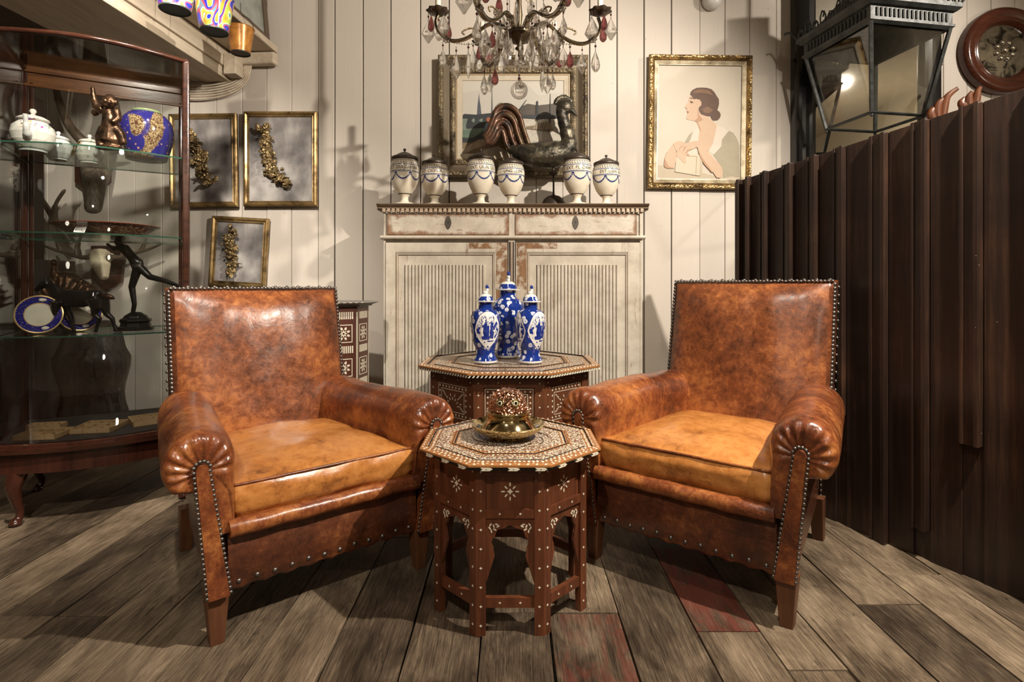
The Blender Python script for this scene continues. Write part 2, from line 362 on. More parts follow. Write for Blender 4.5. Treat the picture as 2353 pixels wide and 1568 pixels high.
EBONY=NT('black_lacquer',.14,0,.6,(.008,.008,.009)).m
LANT=mk_gilt('lantern_metal',(.014,.016,.016),(.055,.06,.058),25,.3,.45,.25)
# ================================================================= the room
YW=3.52
def room():
    # floor of old planks, each plank an island of the one floor mesh
    f=MB(); f.box((-3.6,-3.2,-.06),(4.2,YW+.05,-.022),1)
    xs=[-3.6,-3.42,-3.25,-3.05,-2.88,-2.68,-2.5,-2.32,-2.12,-1.95,-1.77,-1.60,-1.42,-1.265,-1.115,-.965,-.80,-.63,-.455,-.2656,-.081,.102,.298,.489,.659,.803,.99,1.18,1.36,1.55,1.74,1.93,2.12,2.3,2.5,2.7,2.9,3.1,3.3,3.5,3.7,3.9,4.2]
    rnd=random.Random(3); special={20:[(1.56,0),(3.0,0)],21:[(.6,0),(1.56,1)],23:[(1.478,0),(1.95,2)],24:[(1.33,0)],13:[(1.545,0)],12:[(1.545,0)]}
    for i in range(len(xs)-1):
        y=-3.2; js=[]
        if i in special: js=[(a,c) for a,c in special[i]]
        else:
            q=-3.2+rnd.uniform(.3,2.4)
            while q<YW:
                js.append((q,0)); q+=rnd.uniform(1.6,3.)
        js.append((YW+.05,0)); 
        for q,c in js:
            z=rnd.uniform(-.0018,.0018); gp=rnd.uniform(.0015,.0038); e=rnd.uniform(-.002,.002)
            a=(xs[i]+gp,y+.0016); b=(xs[i+1]-gp,q-.0016); n=max(1,int((b[1]-a[1])/.35)); r1=[];r2=[]
            pts=[]
            for k in range(n+1):
                yy=lerp(a[1],b[1],k/n); pts.append(((a[0]+rnd.uniform(-.0018,.0018),yy,z),(b[0]+rnd.uniform(-.0018,.0018),yy,z)))
            ring=[p[0] for p in pts]+[p[1] for p in pts[::-1]]
            f.add([(p[0],p[1],-.022) for p in ring]+ring,[tuple(range(len(ring),2*len(ring)))]+[(k,(k+1)%len(ring),(k+1)%len(ring)+len(ring),k+len(ring)) for k in range(len(ring))],{0:0,1:2,2:3}[c])
            y=q
    struct(f.build('floor',[FLOOR,GAP,FLOOR_RED,FLOOR_RED2]))
    # plank wall behind
    def seam(px): return (px-CX)/FPX*YW
    wb=MB(); wb.box((-3.6,YW+.012,0),(4.2,YW+.10,2.95),1)
    seams=[-3.6]+[seam(p) for p in (-30,45,110,180,250,310,372,435,497,556,613,670,731,769,834,898,966,1032,1098,1170,1232,1293,1355,1418,1480,1543,1608,1666,1723,1784,1850,1915,1980,2045,2110,2168,2222,2278,2332,2392,2450)]+[4.2]
    strong={769,834,898,966,1032,1355,1418,1480,1543}
    pxs=[0,-30,45,110,180,250,310,372,435,497,556,613,670,731,769,834,898,966,1032,1098,1170,1232,1293,1355,1418,1480,1543,1608,1666,1723,1784,1850,1915,1980,2045,2110,2168,2222,2278,2332,2392,2450,0]
    rnd=random.Random(5)
    for i in range(len(seams)-1):
        gl=.0042 if pxs[i] in strong else .0016; gr=.0042 if pxs[i+1] in strong else .0016
        y0=YW+rnd.uniform(-.002,.001); x0,x1=seams[i]+gl*.7,seams[i+1]-gr*.7
        prof=[(x0,YW+.012),(x0,y0+.003),(x0+.003,y0),(x1-.003,y0),(x1,y0+.003),(x1,YW+.012)]
        wb.add([(p[0],p[1],0) for p in prof]+[(p[0],p[1],2.95) for p in prof],[(k,k+1,k+7,k+6) for k in range(5)],0)
    struct(wb.build('wall_back',[WALL,GAP]))
    DARKW=plain('dark_wall_paint',(.13,.105,.075),.7); CREAMW=plain('cream_wall_paint',(.50,.44,.34),.7)  # left wall painted darker than the right and front walls
    b=MB(); b.box((-3.7,-3.2,0),(-3.6,YW+.1,2.95)); struct(b.build('wall_left',DARKW))
    b=MB(); b.box((4.2,-3.2,0),(4.3,YW+.1,2.95)); struct(b.build('wall_right',CREAMW))
    b=MB(); b.box((-3.7,-3.3,0),(4.3,-3.2,2.95)); struct(b.build('wall_front',CREAMW))
    b=MB(); b.box((-3.7,-3.3,2.95),(4.3,YW+.1,3.02)); struct(b.build('ceiling',plain('ceiling_paint',(.42,.36,.27),.8)))
room()

def top_left():
    # a cream boxed beam running away from the viewer, carrying a shelf along its right side
    o=empty('shelf',(-1.764,YW-.002,2.205),-R(3.8),'cream painted shelf running along the boxed beam at upper left, buckets hanging under it','shelf')
    b=MB(); TT=Matrix.Translation((-1.764,YW-.002,2.205))@Matrix.Rotation(-R(3.8),4,'Z'); b.T=TT; b.box((-.52,-3.4,0),(0,0,.60)); b.box((0.,-3.4,.055),(.016,-.02,.16)); b.box((-.16,-3.4,-.012),(.004,-.03,0.0)); struct(b.build('trim_2',[BEAM],None,.004))
    b=MB(); b.box((.016,-3.4,.165),(.300,-.01,.205)); b.build('shelf_board',[BEAM],o,.006)
    b=MB(); b.box((.03,-.06,.085),(.30,-.001,.160)); b.build('batten',[BEAM],o,.012)
    b=MB(); b.T=TT; b.box((.018,-.13,.0),(.095,-.045,.125)); tag(b.build('junction_box',[BEAM],None,.004),'small cream painted box under the shelf where the cables bend','box')
    # dark soffit left of the beam
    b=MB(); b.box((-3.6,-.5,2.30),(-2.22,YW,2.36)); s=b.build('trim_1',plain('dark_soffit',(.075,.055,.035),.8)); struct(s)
    # leaning framed pane on the shelf
    o=empty('framed_panel',(-1.50,3.46,2.416),-R(3.8),'dark framed grey clouded pane standing on edge of upper left shelf','panel')
    o.rotation_euler=(0,-R(5),-R(3.8))
    b=MB(); b.box((-.03,-1.9,0),(.0,0,.045)); b.box((-.03,-1.9,.45),(0,0,.50)); b.box((-.03,-.045,.045),(0,0,.45)); b.box((-.03,-1.9,.045),(0,-1.85,.45)); b.build('frame',[plain('dark_frame',(.11,.075,.05),.5)],o,.004)
    t=NT('clouded_grey',.35,0,.5); t.col(t.ramp(t.noise(t.co(),7,5),[(.35,(.22,.24,.22)),(.7,(.48,.50,.46))]))
    b=MB(); b.box((-.02,-1.86,.04),(-.012,-.04,.46)); b.build('pane',[t.m],o)
    # cable bundle
    c=MB()
    for k in range(6):
        d=k*.016; pts=[P(250,196,3.5)+Vector((0,0,-d)),P(380,197,3.5)+Vector((0,0,-d)),P(470,196+3,3.5)+Vector((0,0,-d)),P(530,188,3.5)+Vector((0,0,-d)),P(556,170,3.49)+Vector((d*.4,0,-d*.7)),P(565,145,3.49)+Vector((d*.5,0,0)),P(562,120,3.49)+Vector((d*.5,0,0))]
        c.tube([p+Vector((0,-.012,.0)) for p in spline(pts,5)],.0062,6)
    tag(c.build('cable_bundle',[BEAM]),'bundle of cream painted cables bending along plank wall under shelf','cables')
top_left()

def bucket(px_rim,py_rim,py_bot,Y,w_rim,w_bot,mats,label,hookz,handle_up=True,group=None,name='bucket'):
    c=P(px_rim,py_rim,Y); h=(py_bot-py_rim)/FPX*Y; r=w_rim/FPX*Y/2; rb=w_bot/FPX*Y/2
    o=empty(name,(c.x,c.y,c.z-h),0,label,'bucket',group)
    b=MB(); b.lathe([(rb*.92,.004),(rb*.98,.0),(rb,.0),(rb,.006),(r,h),(r+.003,h+.002),(r-.003,h+.002),(r-.004,h-.01),(rb-.003,.010),(0,.010)],32,0,mis=[1,1,1,0,0,1,1,1,1])
    b.build('body',mats,o)
    b=MB(); hp=[]
    top=hookz-(c.z-h)
    for k in range(17):
        a=PI*k/16; hp.append((r*math.cos(a), -.0, h-.01+ (top-h)*math.sin(a)**.8 if handle_up else h-.01-.0*math.sin(a)))
    if handle_up: b.tube(hp,.0017,6)
    else: b.tube([(r*math.cos(PI*k/16),-abs(r*math.sin(PI*k/16))*1.02,h-.012-.02*math.sin(PI*k/16)) for k in range(17)],.0017,6)
    b.build('handle',[WIRE],o)
    b=MB(); b.tube([(0,0,top-.008),(0,.006,top-.012),(0,.01,top),(0,0,top+.012),(0,0,top+.06)],.0018,6); b.build('hook',[WIRE],o)
    return o
def mk_psy():
    t=NT('painted_bucket',.12,0,.6); v=t.co(); n=t.noise(v,9,1,.3,1.2); q=t.n('ShaderNodeMath',operation='FRACT'); t.set(q.inputs[0],t.math('MULTIPLY',n,4))
    c=t.ramp(q.outputs[0],[(0,(.02,.03,.45)),(.26,(.02,.03,.45)),(.28,(.85,.85,.8)),(.33,(.75,.16,.03)),(.5,(.80,.35,.04)),(.53,(.35,.5,.06)),(.68,(.62,.66,.12)),(.7,(.85,.85,.8)),(.74,(.03,.25,.35)),(.86,(.45,.05,.08)),(.97,(.02,.03,.45))]) if False else None
    cr=t.n('ShaderNodeValToRGB'); cr.color_ramp.interpolation='LINEAR'
    st=[(0,(.02,.03,.45)),(.24,(.02,.03,.45)),(.27,(.85,.85,.8)),(.32,(.75,.16,.03)),(.46,(.80,.40,.05)),(.52,(.30,.5,.06)),(.66,(.60,.66,.12)),(.70,(.85,.85,.8)),(.75,(.03,.28,.38)),(.88,(.45,.05,.08))]
    e=cr.color_ramp.elements
    while len(e)<len(st): e.new(.5)
    for i,(p,c) in enumerate(st): e[i].position=p; e[i].color=(*c,1)
    t.set(cr.inputs[0],q.outputs[0]); t.col(cr.outputs[0]); return t.m
def buckets():
    PSY=mk_psy(); BASE=plain('bucket_base',(.022,.035,.033),.5)
    t=NT('amber_bucket',.3,.2,.5); t.col(t.ramp(t.noise(t.co(),14,5,.6,.8),[(.3,(.22,.07,.015)),(.6,(.62,.27,.05))]))
    bucket(553,66,124,3.08,58,42,[t.m,plain('bucket_dark',(.05,.03,.02),.5)],'small amber metal bucket hanging nearest the plank wall','%s' and 2.42)
    bucket(492,0,74,2.62,84,60,[PSY,BASE],'blue bucket with swirling multicoloured pattern, hanging beside the amber bucket',2.60)
    bucket(402,-52,24,2.30,92,66,[PSY,BASE],'multicoloured bucket leftmost of the hanging buckets, only its base in view',2.58)
buckets()

# ================================================================= pictures
def frame_mesh(b,w,h,prof,mi=0,mis=None):
    """mitred frame: prof = list of (inset from outer edge, depth towards viewer)"""
    for k in range(len(prof)-1):
        (i0,d0),(i1,d1)=prof[k],prof[k+1]; m=mis[k] if mis else mi
        def c(i,d): return [(-w/2+i,-d,-h/2+i),(w/2-i,-d,-h/2+i),(w/2-i,-d,h/2-i),(-w/2+i,-d,h/2-i)]
        a,bb=c(i0,d0),c(i1,d1)
        b.add(a+bb,[(j,(j+1)%4,(j+1)%4+4,j+4) for j in range(4)],m)
def pic(name,cx,cy,w,h,Y,rot,label,cat='picture',group=None):
    c=P(cx,cy,Y); o=empty(name,c,0,label,cat,group); o.rotation_euler=(0,R(rot),0)
    return o,w/FPX*Y,h/FPX*Y
def swag(parent,path,w,n,seed):
    b=MB(); rnd=random.Random(seed); sp=spline(path,10)
    for k in range(n):
        t=rnd.random()*(len(sp)-1); p=sp[int(t)]; ww=w*(0.35+.65*math.sin(t*.42+1)**2)
        c=(p.x+rnd.gauss(0,ww*.45),-.03-abs(rnd.gauss(0,.016)),p.z+rnd.gauss(0,ww*.45))
        ty=rnd.random(); rr=rnd.uniform(.008,.020)
        rot=Matrix.Rotation(rnd.uniform(0,6),3,'X')@Matrix.Rotation(rnd.uniform(0,6),3,'Y')
        if ty<.22: b.ell(c,(rr*.7,)*3,0,8)
        elif ty<.85: b.ell(c,(rr*1.3,rr*.22,rr*.75),0,8,rot)
        else:
            for q in range(5):
                a=q*2*PI/5; b.ell((c[0]+rr*.8*math.cos(a),c[1],c[2]+rr*.8*math.sin(a)),(rr*.6,rr*.3,rr*.6),0,6)
            b.ell(c,rr*.4,0,6)
    b.tube([(p.x,-.014,p.z) for p in sp],.006,6)
    b.build('flower_swag',[SWAG],parent)
def smoky():
    t=NT('smoky_board',.5,0,.4); v=t.co('Object',(1,1,.8)); n=t.noise(v,4.5,4,.5,.15); t.col(t.ramp(n,[(.34,(.055,.05,.052)),(.50,(.22,.205,.20)),(.66,(.50,.47,.45))])); return t.m
def three_frames():
    SM=smoky()
    prof=[(0,0),(0,.018),(.006,.024),(.014,.026),(.024,.018),(.030,.020),(.034,.012),(.034,.004)]
    def one(cx,cy,w,h,rot,label,path,wd,n,seed):
        o,W,H=pic('gilt_picture',cx,cy,w,h,3.500,rot,label,'picture','gold framed flower swags')
        b=MB(); frame_mesh(b,W,H,prof); b.build('frame',[GILT],o)
        b=MB(); b.box((-W/2+.03,-.008,-H/2+.03),(W/2-.03,0.0,H/2-.03)); b.build('backboard',[SM],o)
        s=3.5/FPX; swag(o,[((x-cx)*s,0,(cy-y)*s) for x,y in path],wd,n,seed)
        b=MB(); b.box((-.02,0,H/2-.08),(.02,.018,H/2-.03)); b.build('hanger',[WIRE],o)
    one(470,370,156,214,-.8,'gilt frame with curved flower swag on grey board, partly behind glass cabinet',[(428,305),(448,318),(462,350),(472,375),(470,395),(482,412),(490,425)],.042,230,1)
    one(646.5,366.5,169,217,0,'largest gilt frame with long diagonal gold flower swag on smoky board',[(612,298),(622,330),(620,355),(625,378),(632,398),(650,412),(668,425)],.046,300,2)
    one(551,580,131,160,3.2,'smallest gilt frame hanging crooked, two gold flower clusters on grey',[(536,538),(532,560),(541,572),(536,585),(543,600),(541,628)],.044,200,3)
three_frames()

def painted(b,w,h,polys,mats0,tx):
    """flat painted shapes, a hair's breadth of paint each"""
    for k,(mi,pts) in enumerate(polys):
        d=-.0003*(k+1)
        b.poly([(*tx(x,y)[:1],d,tx(x,y)[1]) for x,y in pts][::-1],mi)
def flatc(name,c,rough=.45,var=.55,scale=38,cols=None):
    t=NT(name,rough,0,.35); n=t.noise(t.co(),scale,5,.7,1.0); t.col(t.mix(n,tuple(x*(1-var) for x in c),tuple(min(1,x*(1+var)) for x in (cols or c)))); return t.m
def harbour():
    o,W,H=pic('harbour_painting',1179,269.5,342,277,3.490,0,'harbour painting in wide dark carved frame behind the metal bird','painting')
    prof=[(0,0),(0,.035),(.008,.045),(.022,.046),(.030,.038),(.034,.040),(.060,.016),(.074,.014),(.078,.026),(.090,.030),(.104,.024),(.108,.014),(.108,.006)]
    b=MB(); frame_mesh(b,W,H,prof,mis=[0,0,0,0,0,2,2,1,0,0,0,1]); b.build('frame',[GILT_OLD,GILT_PALE,plain('old_cove',(.16,.125,.085),.45,.3)],o)
    b=MB(); frame_mesh(b,W-.216,H-.216,[(0,.008),(.010,.009),(.012,.006),(.040,.004),(.042,.002)],mis=[1,0,0,1]); b.build('mount',[plain('cream_mount',(.60,.52,.40),.6),plain('mount_line',(.42,.31,.19),.5)],o)
    s=3.49/FPX/3.563; cx,cy=(1179-870)*3.563,(269.5-120)*3.563
    tx=lambda x,y:((x-cx)*s,(cy-y)*s)
    mats=[flatc('sky_paint',(.58,.545,.48),.45,.06,9),flatc('hill_paint',(.10,.085,.07)),flatc('tower_paint',(.10,.11,.13)),flatc('quay_paint',(.045,.05,.055)),flatc('sea_paint',(.20,.25,.21)),flatc('tree_paint',(.16,.15,.10)),flatc('shore_paint',(.55,.50,.42)),flatc('timber_paint',(.42,.33,.24)),flatc('skin_paint',(.36,.13,.07)),flatc('shirt_paint',(.22,.28,.35)),flatc('mud_paint',(.22,.16,.10)),flatc('sea_green_paint',(.14,.20,.15)),flatc('cloud_paint',(.63,.59,.52),.45,.06,9)]
    polys=[(12,[(680,215),(1000,215),(900,300),(680,330)]),(12,[(1200,250),(1510,230),(1510,330),(1300,360)]),
     (5,[(950,450),(975,425),(1000,412),(1035,420),(1060,440),(1070,510),(940,510)]),
     (1,[(1130,520),(1150,470),(1180,440),(1220,422),(1300,436),(1360,430),(1440,420),(1510,430),(1510,530),(1130,530)]),
     (2,[(806,510),(812,430),(816,400),(822,335),(828,400),(834,430),(842,510)]),(3,[(683,522),(700,506),(800,512),(930,498),(1130,505),(1140,545),(683,548)]),
     (4,[(683,545),(1140,540),(1180,620),(1180,720),(683,720)]),(11,[(683,640),(900,625),(930,690),(860,700),(683,720)]),
     (6,[(1170,535),(1300,548),(1440,545),(1510,555),(1510,720),(1230,735),(1170,700)]),
     (3,[(715,605),(738,522),(930,512),(970,560),(900,622),(720,628)]),(4,[(760,560),(780,540),(790,560),(780,580)]),(4,[(820,560),(850,540),(850,575)]),
     (10,[(683,720),(860,690),(1000,700),(1120,760),(1180,845),(680,845)]),(7,[(683,800),(850,700),(980,720),(720,820),(683,835)]),(6,[(860,800),(980,770),(1080,830),(1060,845),(840,845)]),
     (3,[(683,700),(760,705),(850,660),(870,690),(760,745),(690,740)]),
     (9,[(858,655),(870,610),(880,580),(905,572),(930,590),(940,660)]),(8,[(885,580),(882,548),(895,532),(912,540),(918,560),(910,580)]),(3,[(800,690),(850,655),(930,655),(930,700),(810,720)]),
     (10,[(1210,610),(1300,600),(1430,640),(1420,655),(1290,640),(1210,630)]),(7,[(1260,630),(1300,585),(1400,570),(1430,635)]),
     (3,[(1288,520),(1292,405),(1298,400),(1306,405),(1308,560),(1300,560)]),(3,[(1398,580),(1405,340),(1408,340),(1408,580)]),(2,[(928,500),(930,260),(932,260),(934,500)]),(3,[(1150,470),(1210,392),(1214,394),(1160,475)]),(3,[(1130,515),(1510,520),(1510,540),(1300,550),(1130,538)])]
    for k in range(7):
        x=1280+k*19; polys.append((10,[(x,632),(x+14+k,575),(x+17+k,575),(x+5,634)]))
    b=MB(); b.box((-W/2+.12,.001,-H/2+.12),(W/2-.12,.004,H/2-.12)); 
    b.poly([tx_ for tx_ in [(-W/2+.148,0,-H/2+.148),(W/2-.148,0,-H/2+.148),(W/2-.148,0,H/2-.148),(-W/2+.148,0,H/2-.148)]],0)
    # keep shapes inside the canvas
    X0,X1,Z0,Z1=-W/2+.148,W/2-.148,-H/2+.148,H/2-.148
    def tc(x,y):
        a,c=tx(x,y); return (min(max(a,X0),X1),min(max(c,Z0),Z1))
    painted(b,W,H,polys,mats,tc); b.build('canvas',mats,o,recalc=False)
    b=MB(); b.box((-W/2+.104,-.0095,-H/2+.104),(W/2-.104,-.0085,H/2-.104)); b.build('glazing',[PICGLASS],o)
    b=MB(); b.box((-W/2+.01,.006,-H/2+.01),(W/2-.01,.028,H/2-.01)); b.build('backing',[GILT_OLD],o)
harbour()
def portrait():
    o,W,H=pic('portrait_print',1606.5,282,236,306,3.500,-.6 and .7,'soft portrait of a seated woman with dark bun in ornate gold frame','picture')
    prof=[(0,0),(0,.022),(.006,.030),(.020,.032),(.026,.024),(.030,.026),(.036,.018),(.056,.010),(.060,.006)]
    b=MB(); frame_mesh(b,W,H,prof,mis=[0,0,0,0,2,2,1,2]); b.build('frame',[GILT_ORN,GILT_PALE,GILT],o)
    s=3.5/FPX/3.92; cx,cy=(1606.5-1460)*3.92,(282-100)*3.92
    tx=lambda x,y:((x-cx)*s,(cy-y)*s)
    sk=(.60,.42,.29)
    mats=[flatc('portrait_ground',(.62,.55,.45),.5,.10,4),flatc('portrait_hair',(.10,.045,.025),.5,.5,26),flatc('portrait_skin',sk,.5,.07,14),flatc('portrait_skin_deep',(.46,.26,.15),.5,.12,14),flatc('portrait_blouse',(.66,.58,.49),.5,.05,10),flatc('portrait_sleeve',(.38,.33,.235),.5,.16,14),flatc('portrait_book',(.62,.54,.41),.5,.05,10),flatc('portrait_line',(.30,.19,.10)),flatc('portrait_lip',(.38,.08,.05)),flatc('portrait_hair_light',(.20,.10,.05),.5,.4,26),flatc('portrait_table',(.52,.43,.31),.5,.1,10)]
    polys=[(10,[(200,1100),(260,1105),(360,1130),(420,1160),(580,1190),(620,1165),(720,1195),(945,1190),(945,1212),(200,1212)]),
     (5,[(520,790),(480,830),(440,905),(430,925),(470,915),(505,860)]),
     (4,[(565,760),(520,790),(500,860),(470,920),(590,930),(600,800)]),
     (4,[(725,735),(790,752),(845,785),(800,860),(780,920),(720,1010),(650,960),(640,850)]),
     (5,[(842,783),(880,800),(915,850),(940,920),(944,1200),(870,1190),(800,1210),(770,1100),(740,1050),(703,1006),(745,960),(775,925),(782,860)]),
     (2,[(545,700),(562,735),(582,790),(572,830),(568,890),(600,905),(630,950),(660,970),(700,900),(722,800),(732,735),(700,700),(680,680),(640,650),(560,670)]),
     (3,[(550,702),(570,745),(583,790),(590,800),(588,770),(570,725)]),
     (2,[(498,465),(486,480),(478,505),(476,522),(462,545),(444,568),(444,580),(455,590),(463,592),(458,605),(468,615),(464,628),(470,640),(458,662),(458,676),(470,690),(495,692),(530,700),(565,712),(600,700),(640,665),(610,560),(600,500),(540,470)]),
     (3,[(560,600),(575,650),(610,690),(560,710),(530,700),(560,670)]),
     (1,[(490,460),(494,440),(510,420),(545,402),(590,398),(640,400),(680,412),(705,435),(730,475),(748,500),(750,545),(742,580),(735,600),(752,612),(766,635),(764,660),(752,680),(735,692),(700,695),(685,680),(672,655),(640,655),(615,648),(590,640),(572,615),(565,592),(575,570),(590,560),(592,530),(575,508),(545,500),(520,505),(505,480)]),
     (9,[(520,430),(590,410),(660,425),(700,470),(640,450),(580,445),(520,450)]),(9,[(600,590),(650,570),(700,600),(660,630),(610,620)]),
     (1,[(488,520),(505,524),(522,534),(505,540),(492,536)]),(1,[(484,492),(500,490),(514,502),(500,500)]),(8,[(462,612),(480,618),(482,624),(466,628)]),(3,[(447,585),(462,592),(458,586)]),
     (2,[(345,905),(320,940),(285,985),(266,1040),(260,1100),(270,1122),(300,1132),(355,1128),(372,1040),(370,970),(365,920)]),
     (3,[(266,1040),(260,1100),(270,1122),(300,1132),(350,1128),(300,1110),(280,1070)]),
     (6,[(372,1020),(400,1000),(582,1005),(585,1050),(582,1195),(360,1160)]),(7,[(395,1012),(556,1018),(550,1178),(546,1178),(551,1022),(395,1016)]),(10,[(582,1005),(605,1020),(606,1175),(582,1195)]),
     (3,[(460,990),(480,1000),(492,1020),(478,1022),(462,1010)]),
     (2,[(345,905),(358,892),(390,884),(425,888),(445,905),(500,890),(535,880),(565,884),(590,895),(560,935),(535,945),(505,960),(470,965),(470,985),(462,1010),(455,1050),(462,1078),(448,1086),(430,1076),(405,1045),(380,1030),(368,1005),(375,975),(355,950)]),
     (3,[(398,940),(440,915),(402,950),(385,1000)]),(3,[(440,935),(460,930),(425,990),(415,1020)]),(3,[(470,960),(500,955),(470,985),(440,1010)]),
     (2,[(545,882),(575,884),(605,910),(640,960),(700,1030),(745,1070),(780,1120),(790,1165),(780,1200),(765,1212),(735,1210),(700,1160),(650,1110),(615,1055),(585,1000),(560,945),(540,920)]),
     (3,[(560,950),(590,1010),(640,1085),(700,1160),(690,1165),(620,1090),(580,1020)])]
    X0,X1,Z0,Z1=-W/2+.062,W/2-.062,-H/2+.062,H/2-.062
    def tc(x,y):
        a,c=tx(x,y); return (min(max(a,X0),X1),min(max(c,Z0),Z1))
    b=MB(); b.poly([(X0,0,Z0),(X1,0,Z0),(X1,0,Z1),(X0,0,Z1)],0)
    b.box((X0-.01,.0005,Z0-.01),(X1+.01,.004,Z1+.01),0)
    painted(b,W,H,polys,mats,tc); b.build('print',mats,o,recalc=False)
    b=MB(); frame_mesh(b,W-.106,H-.106,[(0,.010),(.008,.010)],0); b.build('slip',[GILT_PALE],o)
    b=MB(); b.box((-W/2+.052,-.0118,-H/2+.052),(W/2-.052,-.0108,H/2-.052)); b.build('glazing',[PICGLASS],o)
    b=MB(); b.box((-W/2+.01,0.005,-H/2+.01),(W/2-.01,.018,H/2-.01)); b.build('backing',[GILT_OLD],o)
portrait()

# ================================================================= mirrors and lantern
def right_wall_things():
    Y=3.47; x0=P(1825,0,Y).x; x1=P(2157,0,Y).x; z0=1.05; z1=2.93
    o=empty('tall_mirror',((x0+x1)/2,Y,z0),0,'tall wall mirror in thick black lacquered half-round frame behind lantern','mirror')
    w=(x1-x0); h=z1-z0; bw=.125
    n=10; prof=[(bw*(1-math.cos(PI*k/n))/2, .005+.055*math.sin(PI*k/n)) for k in range(n+1)]; prof=[(0,-.045)]+prof+[(bw,-.03)]
    b=MB(); b.T=Matrix.Translation((0,0,h/2)); frame_mesh(b,w,h,prof); m=b.build('frame',[EBONY],o)
    for p in m.data.polygons: p.use_smooth=True
    b=MB(); b.box((-w/2+bw-.01,-.004,bw-.01),(w/2-bw+.01,.004,h-bw+.01)); b.build('glass',[MIRROR],o)
    for sx in (-1,1):
        b=MB(); b.lathe([(.002,0),(.011,.0),(.011,.008),(.002,.01)],12,c=(0,0,0)); b.ell((0,0,.0),(.016,.016,.007),0,12)
        q=b.build('boss',[WIRE],o); q.location=(sx*(w/2+.006),-.0,1.27 if sx<0 else 1.24)
    # round mirror
    c=P(2305,118,3.49); o=empty('round_mirror',c,0,'round wall mirror in turned reddish wooden frame with cluster of small bulging mirrors','mirror')
    r=.268; prof=[(r,.03),(r,-.02),(r-.012,-.040),(r-.035,-.045),(r-.058,-.030),(r-.072,-.028),(r-.078,-.038),(r-.086,-.034),(r-.098,-.012),(r-.104,.0)]
    def ring(prof,mat,name,seg=64):
        b=MB(); rings=[[(rr*math.cos(2*PI*j/seg),d,rr*math.sin(2*PI*j/seg)) for j in range(seg)] for rr,d in prof]; b.loft(rings,0,True,cap=False); return b.build(name,[mat],o)
    ring(prof,wood('round_mirror_wood',(.035,.011,.007),(.10,.030,.015),1,'x',.18),'frame')
    t=NT('foxed_mirror',.06,1); t.col(t.ramp(t.noise(t.co(),12,4,.6,.8),[(.40,(.10,.10,.10)),(.48,(.5,.49,.46)),(.6,(.66,.65,.62))])); 
    b=MB(); b.loft([[(rr*math.cos(2*PI*j/48),d,rr*math.sin(2*PI*j/48)) for j in range(48)] for rr,d in ((r-.099,.0),(r-.18,-.006),(.002,-.010))],0,True,cap=True); b.build('mirror_plate',[t.m],o)
    for k in range(9):
        if k==8: q=(0,0); rr=.024
        else: q=(.052*math.cos(k*PI/4+.3),.052*math.sin(k*PI/4+.3)); rr=.017
        b=MB(); b.ell((0,0,0),(rr,rr*.8,rr),0,20); d=b.build('convex_mirror',[MIRROR],o); d.location=(q[0],-.012,q[1])
    # square street lantern hanging in front of the tall mirror
    cx,cy=1.960,3.02
    o=empty('hanging_lantern',(cx,cy,1.80),R(10),'large verdigris-black square glass lantern with pierced crown hanging before mirror','lantern')
    def sq(s,z): return [(-s,-s,z),(s,-s,z),(s,s,z),(-s,s,z)]
    st,sb=.232,.158; zt,zb=.43,.0
    b=MB()
    for k in range(4):
        a=Vector(sq(sb,zb)[k]); c=Vector(sq(st,zt)[k]); b.tube([a,c],.011,6,sm=False)
        b.tube([a,Vector(sq(sb,zb)[(k+1)%4])],.0085,4,sm=False)
        b.ell(a-Vector((0,0,.014)),.009,0,8)
    for k in range(4):
        a,c=Vector(sq(st,zt)[k]),Vector(sq(st,zt)[(k+1)%4]); b.tube([a,c],.014,4,sm=False)
    b.build('frame',[LANT],o)
    b=MB()
    ring_=[(st+.004,zt-.008),(st+.014,zt+.0),(st+.014,zt+.012),(st+.006,zt+.016),(st+.006,zt+.07),(st+.02,zt+.075),(st+.036,zt+.09),(st+.036,zt+.112),(st+.01,zt+.115)]
    b.loft([sq(s_,z_) for s_,z_ in ring_],0,False,cap=False); b.loft([sq(s_,z_) for s_,z_ in [(st-.02,zt-.008),(st-.02,zt+.112)]],0,False,cap=False)
    b.build('cornice',[LANT],o)
    for k in range(4):
        b=MB()
        for j in range(17):
            x=-st+.03+j*(2*st-.06)/16; b.box((x-.005,-st-.011,zt+.022),(x+.005,-st-.004,zt+.064))
        q=b.build('slotted_frieze',[plain('slot_black',(.006,.007,.007),.6)] ,o); q.rotation_euler=(0,0,k*PI/2)
    for k in range(4):
        b=MB(); e=st+.03
        for j in range(9):
            x=-e+.03+j*(2*e-.06)/8; hh=.045+.03*(j%2)
            b.tube([(x-.018,-e,zt+.112),(x-.02,-e,zt+.112+hh*.6),(x-.006,-e,zt+.112+hh),(x+.008,-e,zt+.112+hh*.75),(x,-e,zt+.112+hh*.5)],.0045,6)
            b.tube([(x+.018,-e,zt+.112),(x+.02,-e,zt+.112+hh*.5),(x+.006,-e,zt+.112+hh*.9)],.0045,6)
        b.tube(spline([(-e,-e,zt+.11),(-e-.02,-e-.02,zt+.15),(-e-.035,-e-.035,zt+.165),(-e-.05,-e-.05,zt+.16)],4),[.007]*12+[.009],6)
        q=b.build('cresting',[LANT],o); q.rotation_euler=(0,0,k*PI/2)
    b=MB(); b.loft([sq(st+.01,zt+.115),sq(.17,zt+.19),sq(.09,zt+.30),sq(.05,zt+.34),sq(.05,zt+.42)],0,False); b.build('roof',[LANT],o)
    b=MB(); b.tube([(0,0,zt+.42),(0,0,1.15)],.006,6); b.build('hanging_rod',[WIRE],o)
